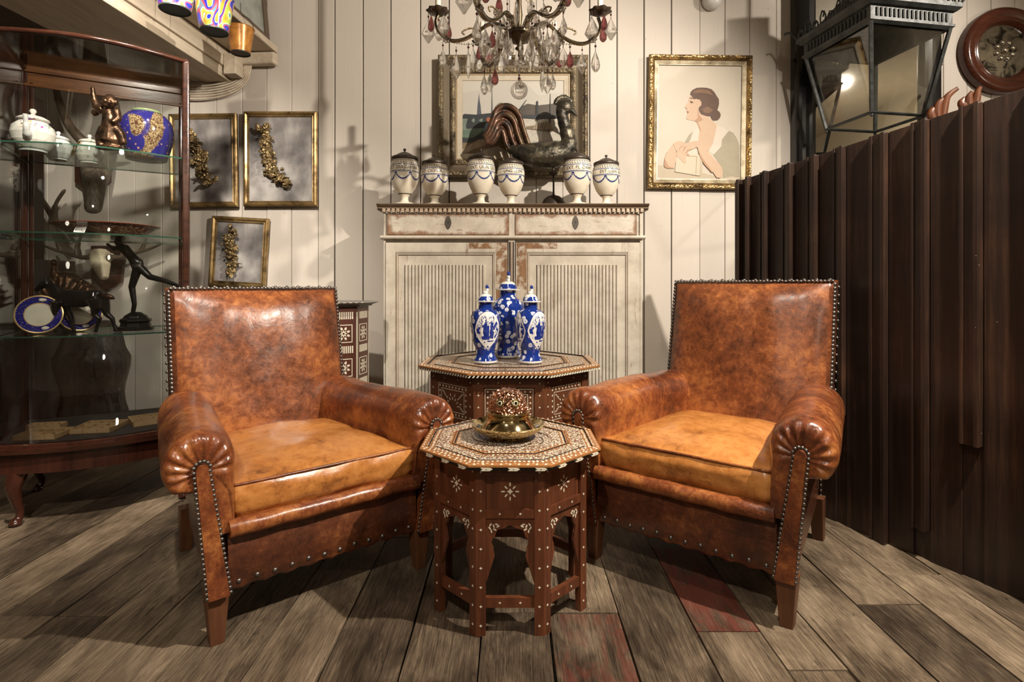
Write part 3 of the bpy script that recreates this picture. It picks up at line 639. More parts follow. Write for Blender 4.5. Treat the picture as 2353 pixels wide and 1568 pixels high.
    for k in range(4):
        b=MB(); s0=Vector(sq(sb-.004,zb)[k]); s1=Vector(sq(sb-.004,zb)[(k+1)%4]); s2=Vector(sq(st-.012,zt)[(k+1)%4]); s3=Vector(sq(st-.012,zt)[k]); n=((s1-s0).cross(s3-s0)).normalized()*.0015
        b.add([s0-n,s1-n,s2-n,s3-n,s0+n,s1+n,s2+n,s3+n],[(3,2,1,0),(4,5,6,7),(0,1,5,4),(1,2,6,5),(2,3,7,6),(3,0,4,7)]); b.build('glass_pane',[LANTGLASS],o)
    # carved leaves behind the partition
    def leaves(px,py,Y,hh,label,lean=.02,post=.75):
        c=P(px,py,Y); o=empty('carved_leaf_post',(c.x,c.y,0),0,label,'carving','carved wooden leaf crests')
        b=MB(); b.box((-.02,-.02,0),(.02,.02,c.z-hh*.8)); b.box((-.08,-.08,0),(.08,.08,.03)); b.build('post',[WOOD_CARVE],o,.004)
        b=MB(); z=c.z-hh
        for k,(dx,l) in enumerate(((-.05,.55),(-.022,.8),(.012,1.))):
            pts=spline([(dx*.4,0,z),(dx,0,z+l*hh*.5),(dx+lean*.5,-.004*k,z+l*hh*.85),(dx+lean*2.2,-.006*k,z+l*hh*1.1)],6)
            b.tube(pts,[.010+.016*math.sin(PI*min(1,(q+1)/len(pts))**.8) *(1-.75*(q/len(pts))**2) *(1-(q/(len(pts)-1))**4*.93) for q in range(len(pts))],8,flat=.45,up=(0,1,0))
        b.build('leaf_crest',[WOOD_CARVE],o)
    leaves(2163,212,2.80,.16,'carved reddish leaf crest rising behind plank partition below tall mirror',.028)
    leaves(2236,206,2.62,.10,'thin dark carved leaf tip behind the partition left of round mirror',.006)
    # white fitting high on the wall
    c=P(1635,2,3.50); b=MB(); b.T=Matrix.Translation(c)@Matrix.Rotation(R(90),4,'X'); b.lathe([(.055,-.02),(.06,.0),(.055,.03),(.03,.045),(.002,.05)],24); b.T=Matrix.Translation(c); b.tube([(-.05,0,.0),(-.09,-.02,.05),(-.08,-.02,.12),(-.02,-.01,.14)],.004,6)
    tag(b.build('wall_fitting',[plain('white_plastic',(.62,.60,.56),.4)]),'round white fitting with thin cable at top of plank wall','fitting')
right_wall_things()

def partition():
    # heavy boards with raised moulded planks, leaning on nothing: stands from floor to eye level
    A=Vector((1.061,2.646,0)); D=Vector((1.493-1.061,1.624-2.646,0)).normalized()   # towards the viewer
    N=Vector((-D.y,D.x,0)); 
    if N.x>0: N=-N
    L=1.9
    def Yx(px):
        r=(px-CX)/FPX; y=2.18/(r+.423); return (2.646-y)/(-D.y)
    def zt(s): return 1.408+.075*s
    b=MB()
    def slab(s0,s1,d0,d1,z0=0,z1=None,mi=0,tilt=0):
        a=A+D*s0; c=A+D*s1
        za=zt(s0) if z1 is None else z1; zc=zt(s1) if z1 is None else z1
        q=[a+N*d0,c+N*d0,c+N*(d1+tilt),a+N*d1]
        b.add([(p.x,p.y,z0) for p in q]+[(q[0].x,q[0].y,za),(q[1].x,q[1].y,zc),(q[2].x,q[2].y,zc),(q[3].x,q[3].y,za)],[(3,2,1,0),(4,5,6,7),(0,1,5,4),(1,2,6,5),(2,3,7,6),(3,0,4,7)],mi)
    e=[0,.05,.105]+[Yx(p) for p in (1770,1828,1885,1948,2045,2140,2262)]
    while e[-1]<L: e.append(e[-1]+.19)
    rnd=random.Random(4)
    slab(0,L,-.02,.0)
    for k in range(len(e)-1):
        s0,s1=e[k],e[k+1]; w=s1-s0
        slab(s0+.001,s0+w*.62,.0,.004+rnd.uniform(0,.004),0,None,0)                 # wide flat plank
        slab(s0+w*.60,s1-.002,.0,.022,(0,.10,.42)[k%3],None,0,.006)                 # raised cover strip, its near edge catching light
        slab(s0+w*.64,s0+w*.70,.020,.028,(0,.10,.42)[k%3],None,0)
        slab(s1-.014,s1-.0,.018,.034,(0,.10,.42)[k%3],None,0)
    o=b.build('plank_partition',[SCREEN],None,.0025); tag(o,'tall dark stained plank partition with raised vertical boards at right','partition')
    return o
partition()
# ================================================================= armchairs
def pillow(b,x0,x1,y0,y1,z0,z1,crown=.03,edge=.022,nx=26,ny=26,mi=0,fn=None,seed=0,wr=.004,front=.014,taper=0.):
    """a stuffed cushion: closed slab with rounded edges and a crowned top"""
    def prof(u): return max(0.,1-abs(2*u-1)**6)
    rows=[]
    top=[];bot=[]
    for j in range(ny+1):
        v=j/ny; rt=[];rb=[]
        for i in range(nx+1):
            u=i/nx; x=lerp(x0,x1,u); y=lerp(y0,y1,v); x*=1-taper*v
            k=(1-(2*u-1)**4)*(1-(2*v-1)**4)
            nz=mnoise.noise(Vector((x*9+seed,y*9,seed)))*wr*1.6+mnoise.noise(Vector((x*26+seed,y*26,seed)))*wr*.7
            rt.append((x,y,z1+crown*k+nz*min(1,k*3))); rb.append((x,y,z0-.004*k))
        top.append(rt);bot.append(rb)
    # side: bulging wall between bottom and top edge loops
    def loop(g):
        a=[g[0][i] for i in range(nx+1)]+[g[j][nx] for j in range(1,ny+1)]+[g[ny][i] for i in range(nx-1,-1,-1)]+[g[j][0] for j in range(ny-1,0,-1)]
        return a
    lt,lb=loop(top),loop(bot); cx,cy=(x0+x1)/2,(y0+y1)/2; S=8; rings=[]
    for q in range(S+1):
        t=q/S; bulge=math.sin(PI*t)**.7*front; r=[]
        for p,a in zip(lb,lt):
            d=Vector((p[0]-cx,p[1]-cy,0)); d=Vector((max(-1,min(1,d.x/((x1-x0)/2)))**7,max(-1,min(1,d.y/((y1-y0)/2)))**7,0))
            if d.length>1e-6: d.normalize()
            wv=mnoise.noise(Vector((p[0]*14+seed,p[1]*14,t*5+seed)))*wr*1.5
            r.append((p[0]+d.x*(bulge+wv),p[1]+d.y*(bulge+wv),lerp(p[2],a[2],t)))
        rings.append(r)
    b.loft(rings,mi,True,cap=False)
    for g,flip in ((top,0),(bot,1)):
        vs=[p for r in g for p in r]; fs=[]
        for j in range(ny):
            for i in range(nx):
                a=j*(nx+1)+i; f=(a,a+1,a+nx+2,a+nx+1); fs.append(f[::-1] if flip else f)
        b.add(vs,fs,mi,True)
    return lt
def armchair(loc,rz,label,seed,zs=1.):
    o=empty('leather_armchair',loc,rz,label,'armchair','pair of brown leather club armchairs'); o.scale=(1,1,zs)
    # legs
    for sx in (-1,1):
        b=MB(); x=sx*.300
        b.loft([[(x+sx*(-.018-.0),.008,0),(x+sx*.016,.008,0),(x+sx*.016,.042,0),(x-sx*.018,.042,0)],[(x-sx*.028,.0,.135),(x+sx*.027,.0,.135),(x+sx*.027,.05,.135),(x-sx*.028,.05,.135)]],0,False)
        b.build('leg',[WOOD_LEG],o,.003)
        x=sx*.262; b=MB(); b.loft([[(x-.018,.635,0),(x+.018,.635,0),(x+.018,.67,0),(x-.018,.67,0)],[(x-.025,.59,.16),(x+.025,.59,.16),(x+.025,.64,.16),(x-.025,.64,.16)]],0,False)
        b.build('leg',[WOOD_LEG],o,.003)
    # seat rail / apron, slightly wavy lower edge
    b=MB(); n=30; r=[]
    fr=[];bk=[]
    rows=[]
    for q,(z,y) in enumerate(((.128,.010),(.135,.004),(.20,.002),(.27,.006),(.285,.02))):
        rows.append([(lerp(-.276,.276,i/n),y,z+(.004*math.sin(i*1.9+seed) if q==0 else 0)) for i in range(n+1)])
    b.loft(rows,0,True,closed=False,cap=False)
    b.box((-.276,.012,.135),(.276,.03,.29)); b.box((-.255,.03,.15),(.255,.61,.29)); b.box((-.262,.595,.13),(.262,.615,.30))
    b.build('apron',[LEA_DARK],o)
    # front roll under the cushion
    b=MB(); pts=[(lerp(-.276,.276,i/24),-.004+.0015*math.sin(i*.9+seed),.292+.001*math.sin(i*1.3)) for i in range(25)]
    b.tube(pts,[.0235+.0008*math.sin(i*.8+seed) for i in range(25)],14); b.box((-.25,.0,.275),(.25,.12,.312)); b.box((-.215,.1,.275),(.215,.55,.312))
    b.build('front_roll',[LEA_ARM],o)
    # cushion with piping
    b=MB(); lt=pillow(b,-.258,.258,.010,.575,.312,.398,.038,seed=seed,wr=.0048,taper=.17)
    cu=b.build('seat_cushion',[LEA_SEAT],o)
    b=MB(); k0=26; fp=[Vector(p)+Vector((0,-.003,.0)) for p in lt[:27]]; fp=[Vector((lt[-1-k][0]-.002,lt[-1-k][1],lt[-1-k][2])) for k in range(20,-1,-1)]+fp+[Vector((p[0]+.002,p[1],p[2])) for p in lt[27:48]]
    b.tube(fp,.0040,6); b.build('piping',[LEA_ARM],cu)
    # arms
    for sx in (-1,1):
        def sec(y,sc_=1.,dz=0.,pl=0.,n=40,bul=0.):
            # cross-section of the arm in local x (outward positive) and z; centre of the roll
            cxr,czr,rr=.330,.468,.086
            pts=[]
            pts.append((.262,.285)); pts.append((.262,.33)); pts.append((.262,.38)); pts.append((.259,.42))
            for k in range(61):
                a=R(195)-R(240)*k/60
                pr=rr
                pts.append((cxr+pr*math.cos(a)*.98+.012,czr+pr*math.sin(a)))
            pts += [(.368,.402),(.344,.398),(.322,.38),(.320,.285)]
            c=(.338,.452)
            c=(c[0],c[1]); tp=-.075*max(0,y)/.6
            out=[]
            for i_,(px,pz) in enumerate(pts):
                w_=max(0.,min(1.,(pz-.36)/.07)); s2=1-(1-sc_)*w_; s2x=1-(1-sc_)*max(w_,.12)
                out.append((sx*(c[0]+(px-c[0])*s2x+tp),y+pl*w_*math.cos(i_*2*PI/6.),c[1]+(pz-c[1])*s2+dz))
            return out
        b=MB(); rings=[]
        for (y,s_,pl) in ((-.008,.22,.0),(-.010,.42,.0022),(-.011,.55,.0034),(-.0115,.68,.0036),(-.009,.80,.0030),(-.003,.90,.0018),(.010,.97,.0006),(.030,1.0,0)):
            rings.append(sec(y,s_,0,pl))
        for j in range(1,13):
            y=.028+(.64-.028)*j/12; rings.append([(p[0]+.003*mnoise.noise(Vector((y*8,p[2]*8,seed+sx))),p[1],p[2]+.004*math.sin(y*9+seed)+.004*mnoise.noise(Vector((y*10,p[0]*10,seed)))) for p in sec(y,1.+.015*math.sin(PI*j/12))])
        rings.append(sec(.655,.92)); rings.append(sec(.66,.7))
        # keep the lower inner wall straight at the front
        b.loft(rings,0,True); b.build('arm',[LEA_ARM],o)
        # outer side panel
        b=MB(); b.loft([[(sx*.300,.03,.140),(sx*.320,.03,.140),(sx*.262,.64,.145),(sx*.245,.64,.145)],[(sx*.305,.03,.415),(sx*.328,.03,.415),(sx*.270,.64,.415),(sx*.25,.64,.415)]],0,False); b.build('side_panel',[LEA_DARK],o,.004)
        # scroll facing strip from leg up into the roll
        b=MB(); L=[];Rr=[]
        for k in range(13):
            t=k/12; z=lerp(.128,.455,t); wd=lerp(.0255,.0150,t); cx=lerp(.300,.340,t); L.append((cx-wd,z)); Rr.append((cx+wd,z))
        top=[(.340+.0150*math.cos(a),.455+.020*math.sin(a)) for a in [PI*k/8 for k in range(1,8)]]
        ol=Rr+top+L[::-1]; rings=[[(sx*(.320+(x-.320)*(1 if s_==1 else .95)),y,.29+(z-.29)*s2) for x,z in ol] for y,s_,s2 in ((.02,1,1),(-.016,1,1),(-.0205,.80,.992))]
        b.loft(rings,0,False); b.build('scroll_facing',[LEA_ARM],o,.002)
        o['_']=0; del o['_']
    # back
    W=.300; b=MB(); nu,nv=30,28
    def back(u,v,front):
        # u across -1..1, v up 0..1 ; recline, flare slightly to top
        wd=W
        z=lerp(.30,.905,v); y=.600+.205*(z-.30)+.0
        k=(1-abs(u)**5)*(1-abs(2*v-1)**7)
        if front: 
            yy=y-.022-.052*k**.8*(1-.35*abs(u)**2) + .004*mnoise.noise(Vector((u*4,v*4,seed)))+.0022*mnoise.noise(Vector((u*13,v*13,seed+3)))
            return (u*(wd-.012),yy,z-.008*v)
        return (u*wd,y+.055+.01*k,z)
    g=[[back(lerp(-1,1,i/nu),j/nv,True) for i in range(nu+1)] for j in range(nv+1)]
    g2=[[back(lerp(-1,1,i/nu),j/nv,False) for i in range(nu+1)] for j in range(nv+1)]
    fs=[(j*(nu+1)+i,j*(nu+1)+i+1,(j+1)*(nu+1)+i+1,(j+1)*(nu+1)+i) for j in range(nv) for i in range(nu)]
    b.add([p for r in g for p in r],fs,0,True)
    bk=b.build('backrest',[LEA_BACK],o,recalc=False)
    b=MB(); b.add([p for r in g2 for p in r],[f[::-1] for f in fs],0,True)
    def lp(g): return [g[0][i] for i in range(nu+1)]+[g[j][nu] for j in range(1,nv+1)]+[g[nv][i] for i in range(nu-1,-1,-1)]+[g[j][0] for j in range(nv-1,0,-1)]
    la,lb=lp(g),lp(g2); mid=[tuple((Vector(p)*.86+Vector(q)*.14)+Vector(((.012 if q[0]>0 else -.012)*(abs(q[0])>.25),0,.008*(p[2]>.89)))) for p,q in zip(la,lb)]
    b.loft([la,mid,[tuple(Vector(q)*.8+Vector(p)*.2+Vector(((.010 if q[0]>0 else -.010)*(abs(q[0])>.25),0,.0075*(q[2]>.89)))) for p,q in zip(la,lb)],lb],0,True,cap=False)
    b.build('back_border',[LEA_DARK],o)
    # nails: list of (pos, radius, direction)
    nails=[]
    near=-1 if rz>0 else 1       # the side towards the picture's edge shows largest
    def strip(sx):
        out=[]
        for e in (-1,1):
            for k in range(26):
                z=.136+k*.0128; t=(z-.128)/.327; wd=lerp(.0275,.0178,t); cx=lerp(.300,.340,t); out.append(((sx*cx+e*wd,-.0165,z),.0052,(0,-1,0)))
        for k in range(1,7):
            a=PI*k/7; out.append(((sx*.340+.0205*math.cos(a),-.0185,.458+.025*math.sin(a)),.0052,(0,-1,0)))
        return out
    nails+=strip(near)
    for k in range(12): nails.append(((-.250+k*.0455,.0045,.148+.002*math.sin(k*2)),.0072,(0,-1,0)))
    topn=[]; N=46
    for k in range(N):
        u=lerp(-1,1,k/(N-1)); topn.append(((u*.298,.706,.9075+.001*math.sin(k*3.)),.0066,(0,-.5,1)))
    top2=[((lerp(-.285,.285,k/13),.735,.912),.0066,(0,0,1)) for k in range(14)]
    side=[]
    for sx in (near,-near):
        for k in range(26):
            z=.895-k*.0143; y=.600+.205*(z-.30)
            if z>.52: side.append(((sx*.304,y-.006,z),.0078,(sx,-.6,0)))
        for k in range(13):
            z=.885-k*.03; side.append(((sx*.310,.600+.205*(z-.30)+.035,z),.0066,(sx,0,0)))
    rest=strip(-near)+[]
    seq=nails+side[:24]+topn[::1]+side[24:]+top2+rest
    rndm=random.Random(seed)
    for k in range(14): seq.append(((near*.272,.632,.16+k*.018),.0052,(near,0,0)))
    me=None; stuff=MB()
    for i,(p,r,d) in enumerate(seq):
        q=Vector(d).to_track_quat('Z','Y').to_matrix()
        prf=[(1.,0),(1.,.15),(.87,.52),(.55,.84),(.2,.97),(.02,1.)]
        if i<100:
            if me is None:
                b=MB(); b.lathe(prf,12); x=b.build('nail',[NAIL],o); me=x.data; x.name='nail'
            else:
                x=bpy.data.objects.new('nail',me); COL.objects.link(x); x.parent=o
            x.location=p; x.rotation_euler=q.to_euler(); x.scale=(r,r,r*.85)
        else:
            stuff.T=Matrix.Translation(p)@q.to_4x4()@Matrix.Diagonal((r,r,r*.85,1)); stuff.lathe(prf,8)
    s=stuff.build('nail_trim',[NAIL],o); s['kind']='stuff'
    return o
armchair((-.518,1.610,0),R(40),'worn tan leather club armchair at left, brass nailed, in front of glass cabinet',1.3,1.0)
armchair((.497,1.676,0),R(-39),'worn tan leather club armchair at right, beside the dark plank partition',5.1,1.03)

# ================================================================= octagonal inlaid tables
def octr(W,z,rot=0,n=8):
    r=W/2/math.cos(PI/n); return [(r*math.cos(PI/n+2*PI*k/n-PI/2+rot),r*math.sin(PI/n+2*PI*k/n-PI/2+rot),z) for k in range(n)]
def diamond(b,x,z,s,y=-.0008,mi=1,el=1.):
    pts=[]
    for k in range(8):
        a=k*PI/4; r=s*(1. if k%2==0 else .52); pts.append((x+r*math.cos(a),z+r*math.sin(a)*el))
    b.prism(pts,'y',y,0.001,mi)
def petal(b,x,z,a,l,w,mi=1,y=-.0008):
    c,s=math.cos(a),math.sin(a); pts=[]
    for k in range(10):
        t=2*PI*k/10; u=l*math.cos(t)/2; v=w*math.sin(t)/2; pts.append((x+u*c-v*s,z+u*s+v*c))
    b.prism(pts,'y',y,.001,mi)
def star(b,x,z,s):
    diamond(b,x,z,s*.36)
    for k in range(8):
        a=k*PI/4+PI/2; r=s*(.78 if k%2==0 else .62); petal(b,x+r*math.cos(a),z+r*math.sin(a),a,s*.46,s*.17)
def table_top(o,W,z,th,name='table_top',mat_edge=None,blocks=True):
    b=MB(); E=mat_edge or WOOD_EDGE
    # mats: 0 edge wood,1 bone,2 black,3 mosaic,4 bead band
    def band(w0,z0,w1,z1,mi): 
        a,c=octr(w0,z0),octr(w1,z1); b.add(a+c,[(k,(k+1)%8,(k+1)%8+8,k+8) for k in range(8)],mi)
    k=W/.51
    b.loft([octr(W*.95,z-th),octr(W*.985,z-th)],2,False,cap=False); b.add(octr(W*.95,z-th),[tuple(range(8))],0)
    band(W*.985,z-th,W,z-th*.55,2); band(W,z-th*.55,W,z-th*.30,0); band(W,z-th*.30,W*.955,z-.004*k,0); band(W*.955,z-.004*k,W*.915,z-.002*k,4)
    band(W*.915,z-.002*k,W*.905,z-.006*k,2); band(W*.905,z-.006*k,W*.84,z-.005*k,4); band(W*.84,z-.005*k,W*.835,z-.003*k,2); band(W*.835,z-.003*k,W*.70,z-.003*k,3)
    band(W*.70,z-.003*k,W*.66,z-.003*k,4); band(W*.66,z-.003*k,W*.65,z-.001*k,2); band(W*.65,z-.001*k,W*.635,z-.001*k,0); band(W*.635,z-.001*k,W*.62,z-.004*k,2); band(W*.62,z-.004*k,W*.58,z-.003*k,4); 
    b.add(octr(W*.58,z-.003*k),[tuple(range(8))],3)
    # curved lobed line in the middle
    for lob in range(8):
        a0=lob*PI/4; pts=[(W*(.17+.05*abs(math.cos(t*2)))*math.cos(a0+t),W*(.17+.05*abs(math.cos(t*2)))*math.sin(a0+t),z-.0025*k) for t in [PI/4*q/6 for q in range(7)]]
        b.tube(pts,.0012*k,4,2)
    # dots and blocks along the edge
    R_=W/2; side=W*.4142
    for f in range(8):
        b.T=Matrix.Rotation(f*PI/4,4,'Z')@Matrix.Translation((0,-R_,0))
        n=max(8,int(side/.0215)) if blocks else 15
        for j in range(n):
            x=-side/2+side*(j+.5)/n
            # on the slanted top edge
            T=b.T; b.T=T@Matrix.Translation((x*.975,.0115*W/.51*.5,z-th*.30*.5-.002))@Matrix.Rotation(R(-62),4,'X'); diamond(b,0,0,.0042*k**.6,-.0008,1); b.T=T
        if blocks:
            for j in range(3):
                x=side*(-.30+.33*j)-.0; l=.0115
                b.prism([(x-l,z-th*.98),(x+l,z-th*.98),(x+l+.007,z-th*.78),(x+l,z-th*.60),(x-l,z-th*.60),(x-l+.005,z-th*.78)],'y',-.0016,.004,1)
                b.prism([(x+.0015,z-th*.82),(x+.004,z-th*.82),(x+.004,z-th*.74),(x+.0015,z-th*.74)],'y',-.002,.004,2)
        else:
            n2=20
            for j in range(n2):
                x=-side/2+side*(j+.1)/n2; l=side/n2*.42; b.prism([(x,z-th*.95),(x+l,z-th*.95),(x+l+.006,z-th*.62),(x+.006,z-th*.62)],'y',-.0012,.004,1)
    b.T=Matrix.Identity(4)
    return b.build(name,[E,BONE,BLACK,MOSAIC,BEADBAND],o,recalc=False)
def arch_poly(w,z0,z1,za,sh=.06):
    """panel with a lobed keyhole arch cut out of its lower part; w half width, returns list of 2D polygons (left and right halves)"""
    ro=w*.74; cz=za-ro*.98; pts=[]
    # opening outline from bottom centre-left edge up to the crown
    out=[]
    for k in range(0,13):
        a=R(215)-R(125)*k/12       # from lower left around to the top
        r=ro*(1+.05*math.cos(k*PI/2.0)); out.append((r*math.cos(a),cz+r*math.sin(a)*1.0))
    foot=(-w,cz-ro*.95-sh)
    left=[(-w,z1),foot,(out[0][0],out[0][1]-.004)]+out+[(0,za+.004),(0,z1)]
    return [left,[(-x,z) for x,z in left][::-1]]
def inlaid_table(o,W,H,W2,levels,legw,star_panels=True,top=None):
    zt,rail0,pan0,rail1,arch_top,str1,str0=levels  # body top, top rail bottom, panel bottom, middle rail bottom, arch crown, stretcher top/bottom
    side=W2*.4142; ap=W2/2; t8=math.tan(PI/8)
    # legs at the eight corners
    for k in range(8):
        b=MB(); th=.020
        a=Vector((side/2,-ap)); # corner in face frame
        poly=[(side/2,-ap),(side/2-legw,-ap),(side/2-legw,-ap+th),(side/2-legw*.25,-ap+th+legw*.3)]
        # mirror across the corner's radial line
        ang=math.atan2(-ap,side/2)
        def mir(p):
            x,y=p; c,s=math.cos(2*ang),math.sin(2*ang); return (x*c+y*s,x*s-y*c)
        m=[mir(p) for p in poly[1:]]
        poly2=[poly[0]]+poly[1:]+m[::-1]
        b.T=Matrix.Rotation(k*PI/4,4,'Z'); b.prism(poly2,'z',0,zt,0)
        # inlaid dots on both faces of the leg
        n=int(zt/.047)
        for f in (0,1):
            T=Matrix.Rotation((k+f)*PI/4,4,'Z')@Matrix.Translation((0,-ap,0)); b.T=T
            xx=(side/2-legw*.5)*(1 if f==0 else -1)
            for j in range(n): diamond(b,xx,.028+j*(zt-.04)/(n-1)*.98,.0040*(W/.51)**.5)
        b.build('leg',[WOOD_TABLE if star_panels else WOOD_WALN,BONE],o)
    for k in range(8):
        iw=side/2-legw; T=Matrix.Rotation(k*PI/4,4,'Z')@Matrix.Translation((0,-ap,0))
        WD=WOOD_TABLE if star_panels else WOOD_WALN
        for za,zb,y0,y1,nm in ((rail0,zt,.001,.016,'rail'),(rail1,pan0,.001,.016,'rail'),(str0,str1,.004,.018,'stretcher')):
            b=MB(); b.T=T; b.box((-iw,y0,za),(iw,y1,zb))
            for x in (-.42*iw,.42*iw):
                b.T=T@Matrix.Translation((0,y0+.0002,0)); diamond(b,x,(za+zb)/2,.0036*(W/.51)**.5); b.T=T
            b.build(nm,[WD,BONE],o)
        b=MB(); b.T=T@Matrix.Translation((0,.0085,0))
        b.box((-iw,0,pan0),(iw,.008,rail0))
        if star_panels: star(b,0,(pan0+rail0)/2,min(iw,(rail0-pan0)/2)*.54)
        else:
            z0,z1=pan0,rail0
            for q in (.06,.24):
                m=q*(z1-z0)*.8; e=.0011
                for (xa,za,xb,zb) in ((-iw+m,z0+m,iw-m,z0+m),(-iw+m,z1-m,iw-m,z1-m)): b.box((xa,-.0006,za-e),(xb,.001,za+e),1)
                for x in (-iw+m,iw-m): b.box((x-e,-.0006,z0+m),(x+e,.001,z1-m),1)
            m=.15*(z1-z0)*.8
            for j in range(9):
                x=lerp(-iw+m,iw-m,j/8); diamond(b,x,z0+m,.0055); diamond(b,x,z1-m,.0055)
            for j in range(1,5):
                z=lerp(z0+m,z1-m,j/5); diamond(b,-iw+m,z,.0055); diamond(b,iw-m,z,.0055)
            rr=random.Random(k)
            for j in range(13):
                a=PI*j/12; r=(.045 if j%2 else .03); petal(b,r*1.2*math.cos(a),(z0+z1)/2-.02+r*math.sin(a),a,.013,.005)
            for sx in (-1,1):
                for sz in (-1,1):
                    for q in range(3): petal(b,sx*(iw*.62-q*.008),(z0+z1)/2+sz*(.035-q*.007),sx*sz*(.5+q*.5),.011,.0045)
        b.build('panel',[WD,BONE],o)
        b=MB(); b.T=T@Matrix.Translation((0,.007,0))
        for pg in arch_poly(iw,0,rail1,arch_top): b.prism(pg,'y',0,.007,0)
        for sx in (-1,1):
            cx=iw*.68; cz=rail1-(rail1-arch_top)*.5-.012
            for q,(dx,dz,a) in enumerate(((-.3,.25,.3),(-.02,.05,1.2),(.28,.22,-.9),(-.12,-.35,.5),(.2,-.55,1.4),(.35,-.2,.9),(-.42,.02,-.5))):
                petal(b,sx*(cx+dx*.028*(W/.51)),cz+dz*.022*(W/.51),sx*a,.0100*(W/.51)**.5,.0042*(W/.51)**.5)
        b.build('arch_fretwork',[WD,BONE],o)
o=empty('octagonal_table',(-.005,1.672,0),0,'low octagonal inlaid coffee table with arched sides, brass lamp tray on it','table')
inlaid_table(o,.51,.466,.432,(.450,.421,.332,.309,.285,.099,.073),.0255)
table_top(o,.51,.466,.020)
o=empty('octagonal_table',(-.012,2.62,0),0,'wider octagonal inlaid table behind, carrying three blue and white jars','table')
inlaid_table(o,.80,.573,.70,(.540,.500,.350,.315,.28,.10,.07),.04,False)
table_top(o,.80,.573,.026,blocks=False)

def side_table():
    c=Vector((-.935,2.90,0)); H=.834
    o=empty('inlaid_stand',c,R(-9),'tall narrow inlaid stand with mosaic stars behind the left armchair','table')
    DW=wood('stand_wood',(.05,.015,.010),(.11,.035,.02),1,'z',.35)
    b=MB(); b.loft([octr(.37,H-.022),octr(.37,H-.016),octr(.44,H-.003),octr(.44,H)],0,False)
    for f in range(8):
        b.T=Matrix.Rotation(f*PI/4,4,'Z')@Matrix.Translation((0,-.22,0))
        for j in range(6): b.box((-.08+j*.03,.0-.0008,H-.003),(-.08+j*.03+.014,.002,H-.0005),1)
        b.T=Matrix.Identity(4)
    b.build('table_top',[plain('grey_top',(.17,.16,.15),.4),BONE],o)
    W2=.34; ap=W2/2; side=W2*.4142
    b=MB(); b.loft([octr(W2-.004,.0),octr(W2-.004,H-.02)],0,False); b.build('core',[DW],o)
    for f in range(8):
        b=MB(); b.T=Matrix.Rotation(f*PI/4,4,'Z')@Matrix.Translation((0,-ap+.001,0)); iw=side/2
        b.box((-iw+.002,.0,.0),(iw-.002,.004,H-.022),0)
        for x in (-iw+.004,iw-.004): b.box((x-.0015,-.0012,.05),(x+.0015,.001,H-.05),1)
        for z0 in (H-.085,H-.255,H-.425,H-.595):
            for j in range(9): b.box((-.044+j*.0108,-.001,z0),(-.044+j*.0108+.0062,.001,z0+.036),1)
            zc=z0-.072; s=.043
            for x in (-s,s): b.box((x-.0018,-.001,zc-s-.0018),(x+.0018,.001,zc+s+.0018),1)
            for z in (-s,s): b.box((-s,-.001,zc+z-.0018),(s,.001,zc+z+.0018),1)
            for k in range(8):
                a=k*PI/4; 
                b.prism([(.010*math.cos(a-.39),zc+.010*math.sin(a-.39)),(.021*math.cos(a),zc+.021*math.sin(a)),(.010*math.cos(a+.39),zc+.010*math.sin(a+.39)),(.004*math.cos(a),zc+.004*math.sin(a))],'y',-.001,.001,1)
                a+=PI/8
                b.prism([(.020*math.cos(a-.18),zc+.020*math.sin(a-.18)),(.028*math.cos(a-.22),zc+.028*math.sin(a-.22)),(.036*math.cos(a),zc+.036*math.sin(a)),(.028*math.cos(a+.22),zc+.028*math.sin(a+.22)),(.020*math.cos(a+.18),zc+.020*math.sin(a+.18))],'y',-.001,.001,1)
        b.build('side_panel',[DW,BONE],o)
side_table()

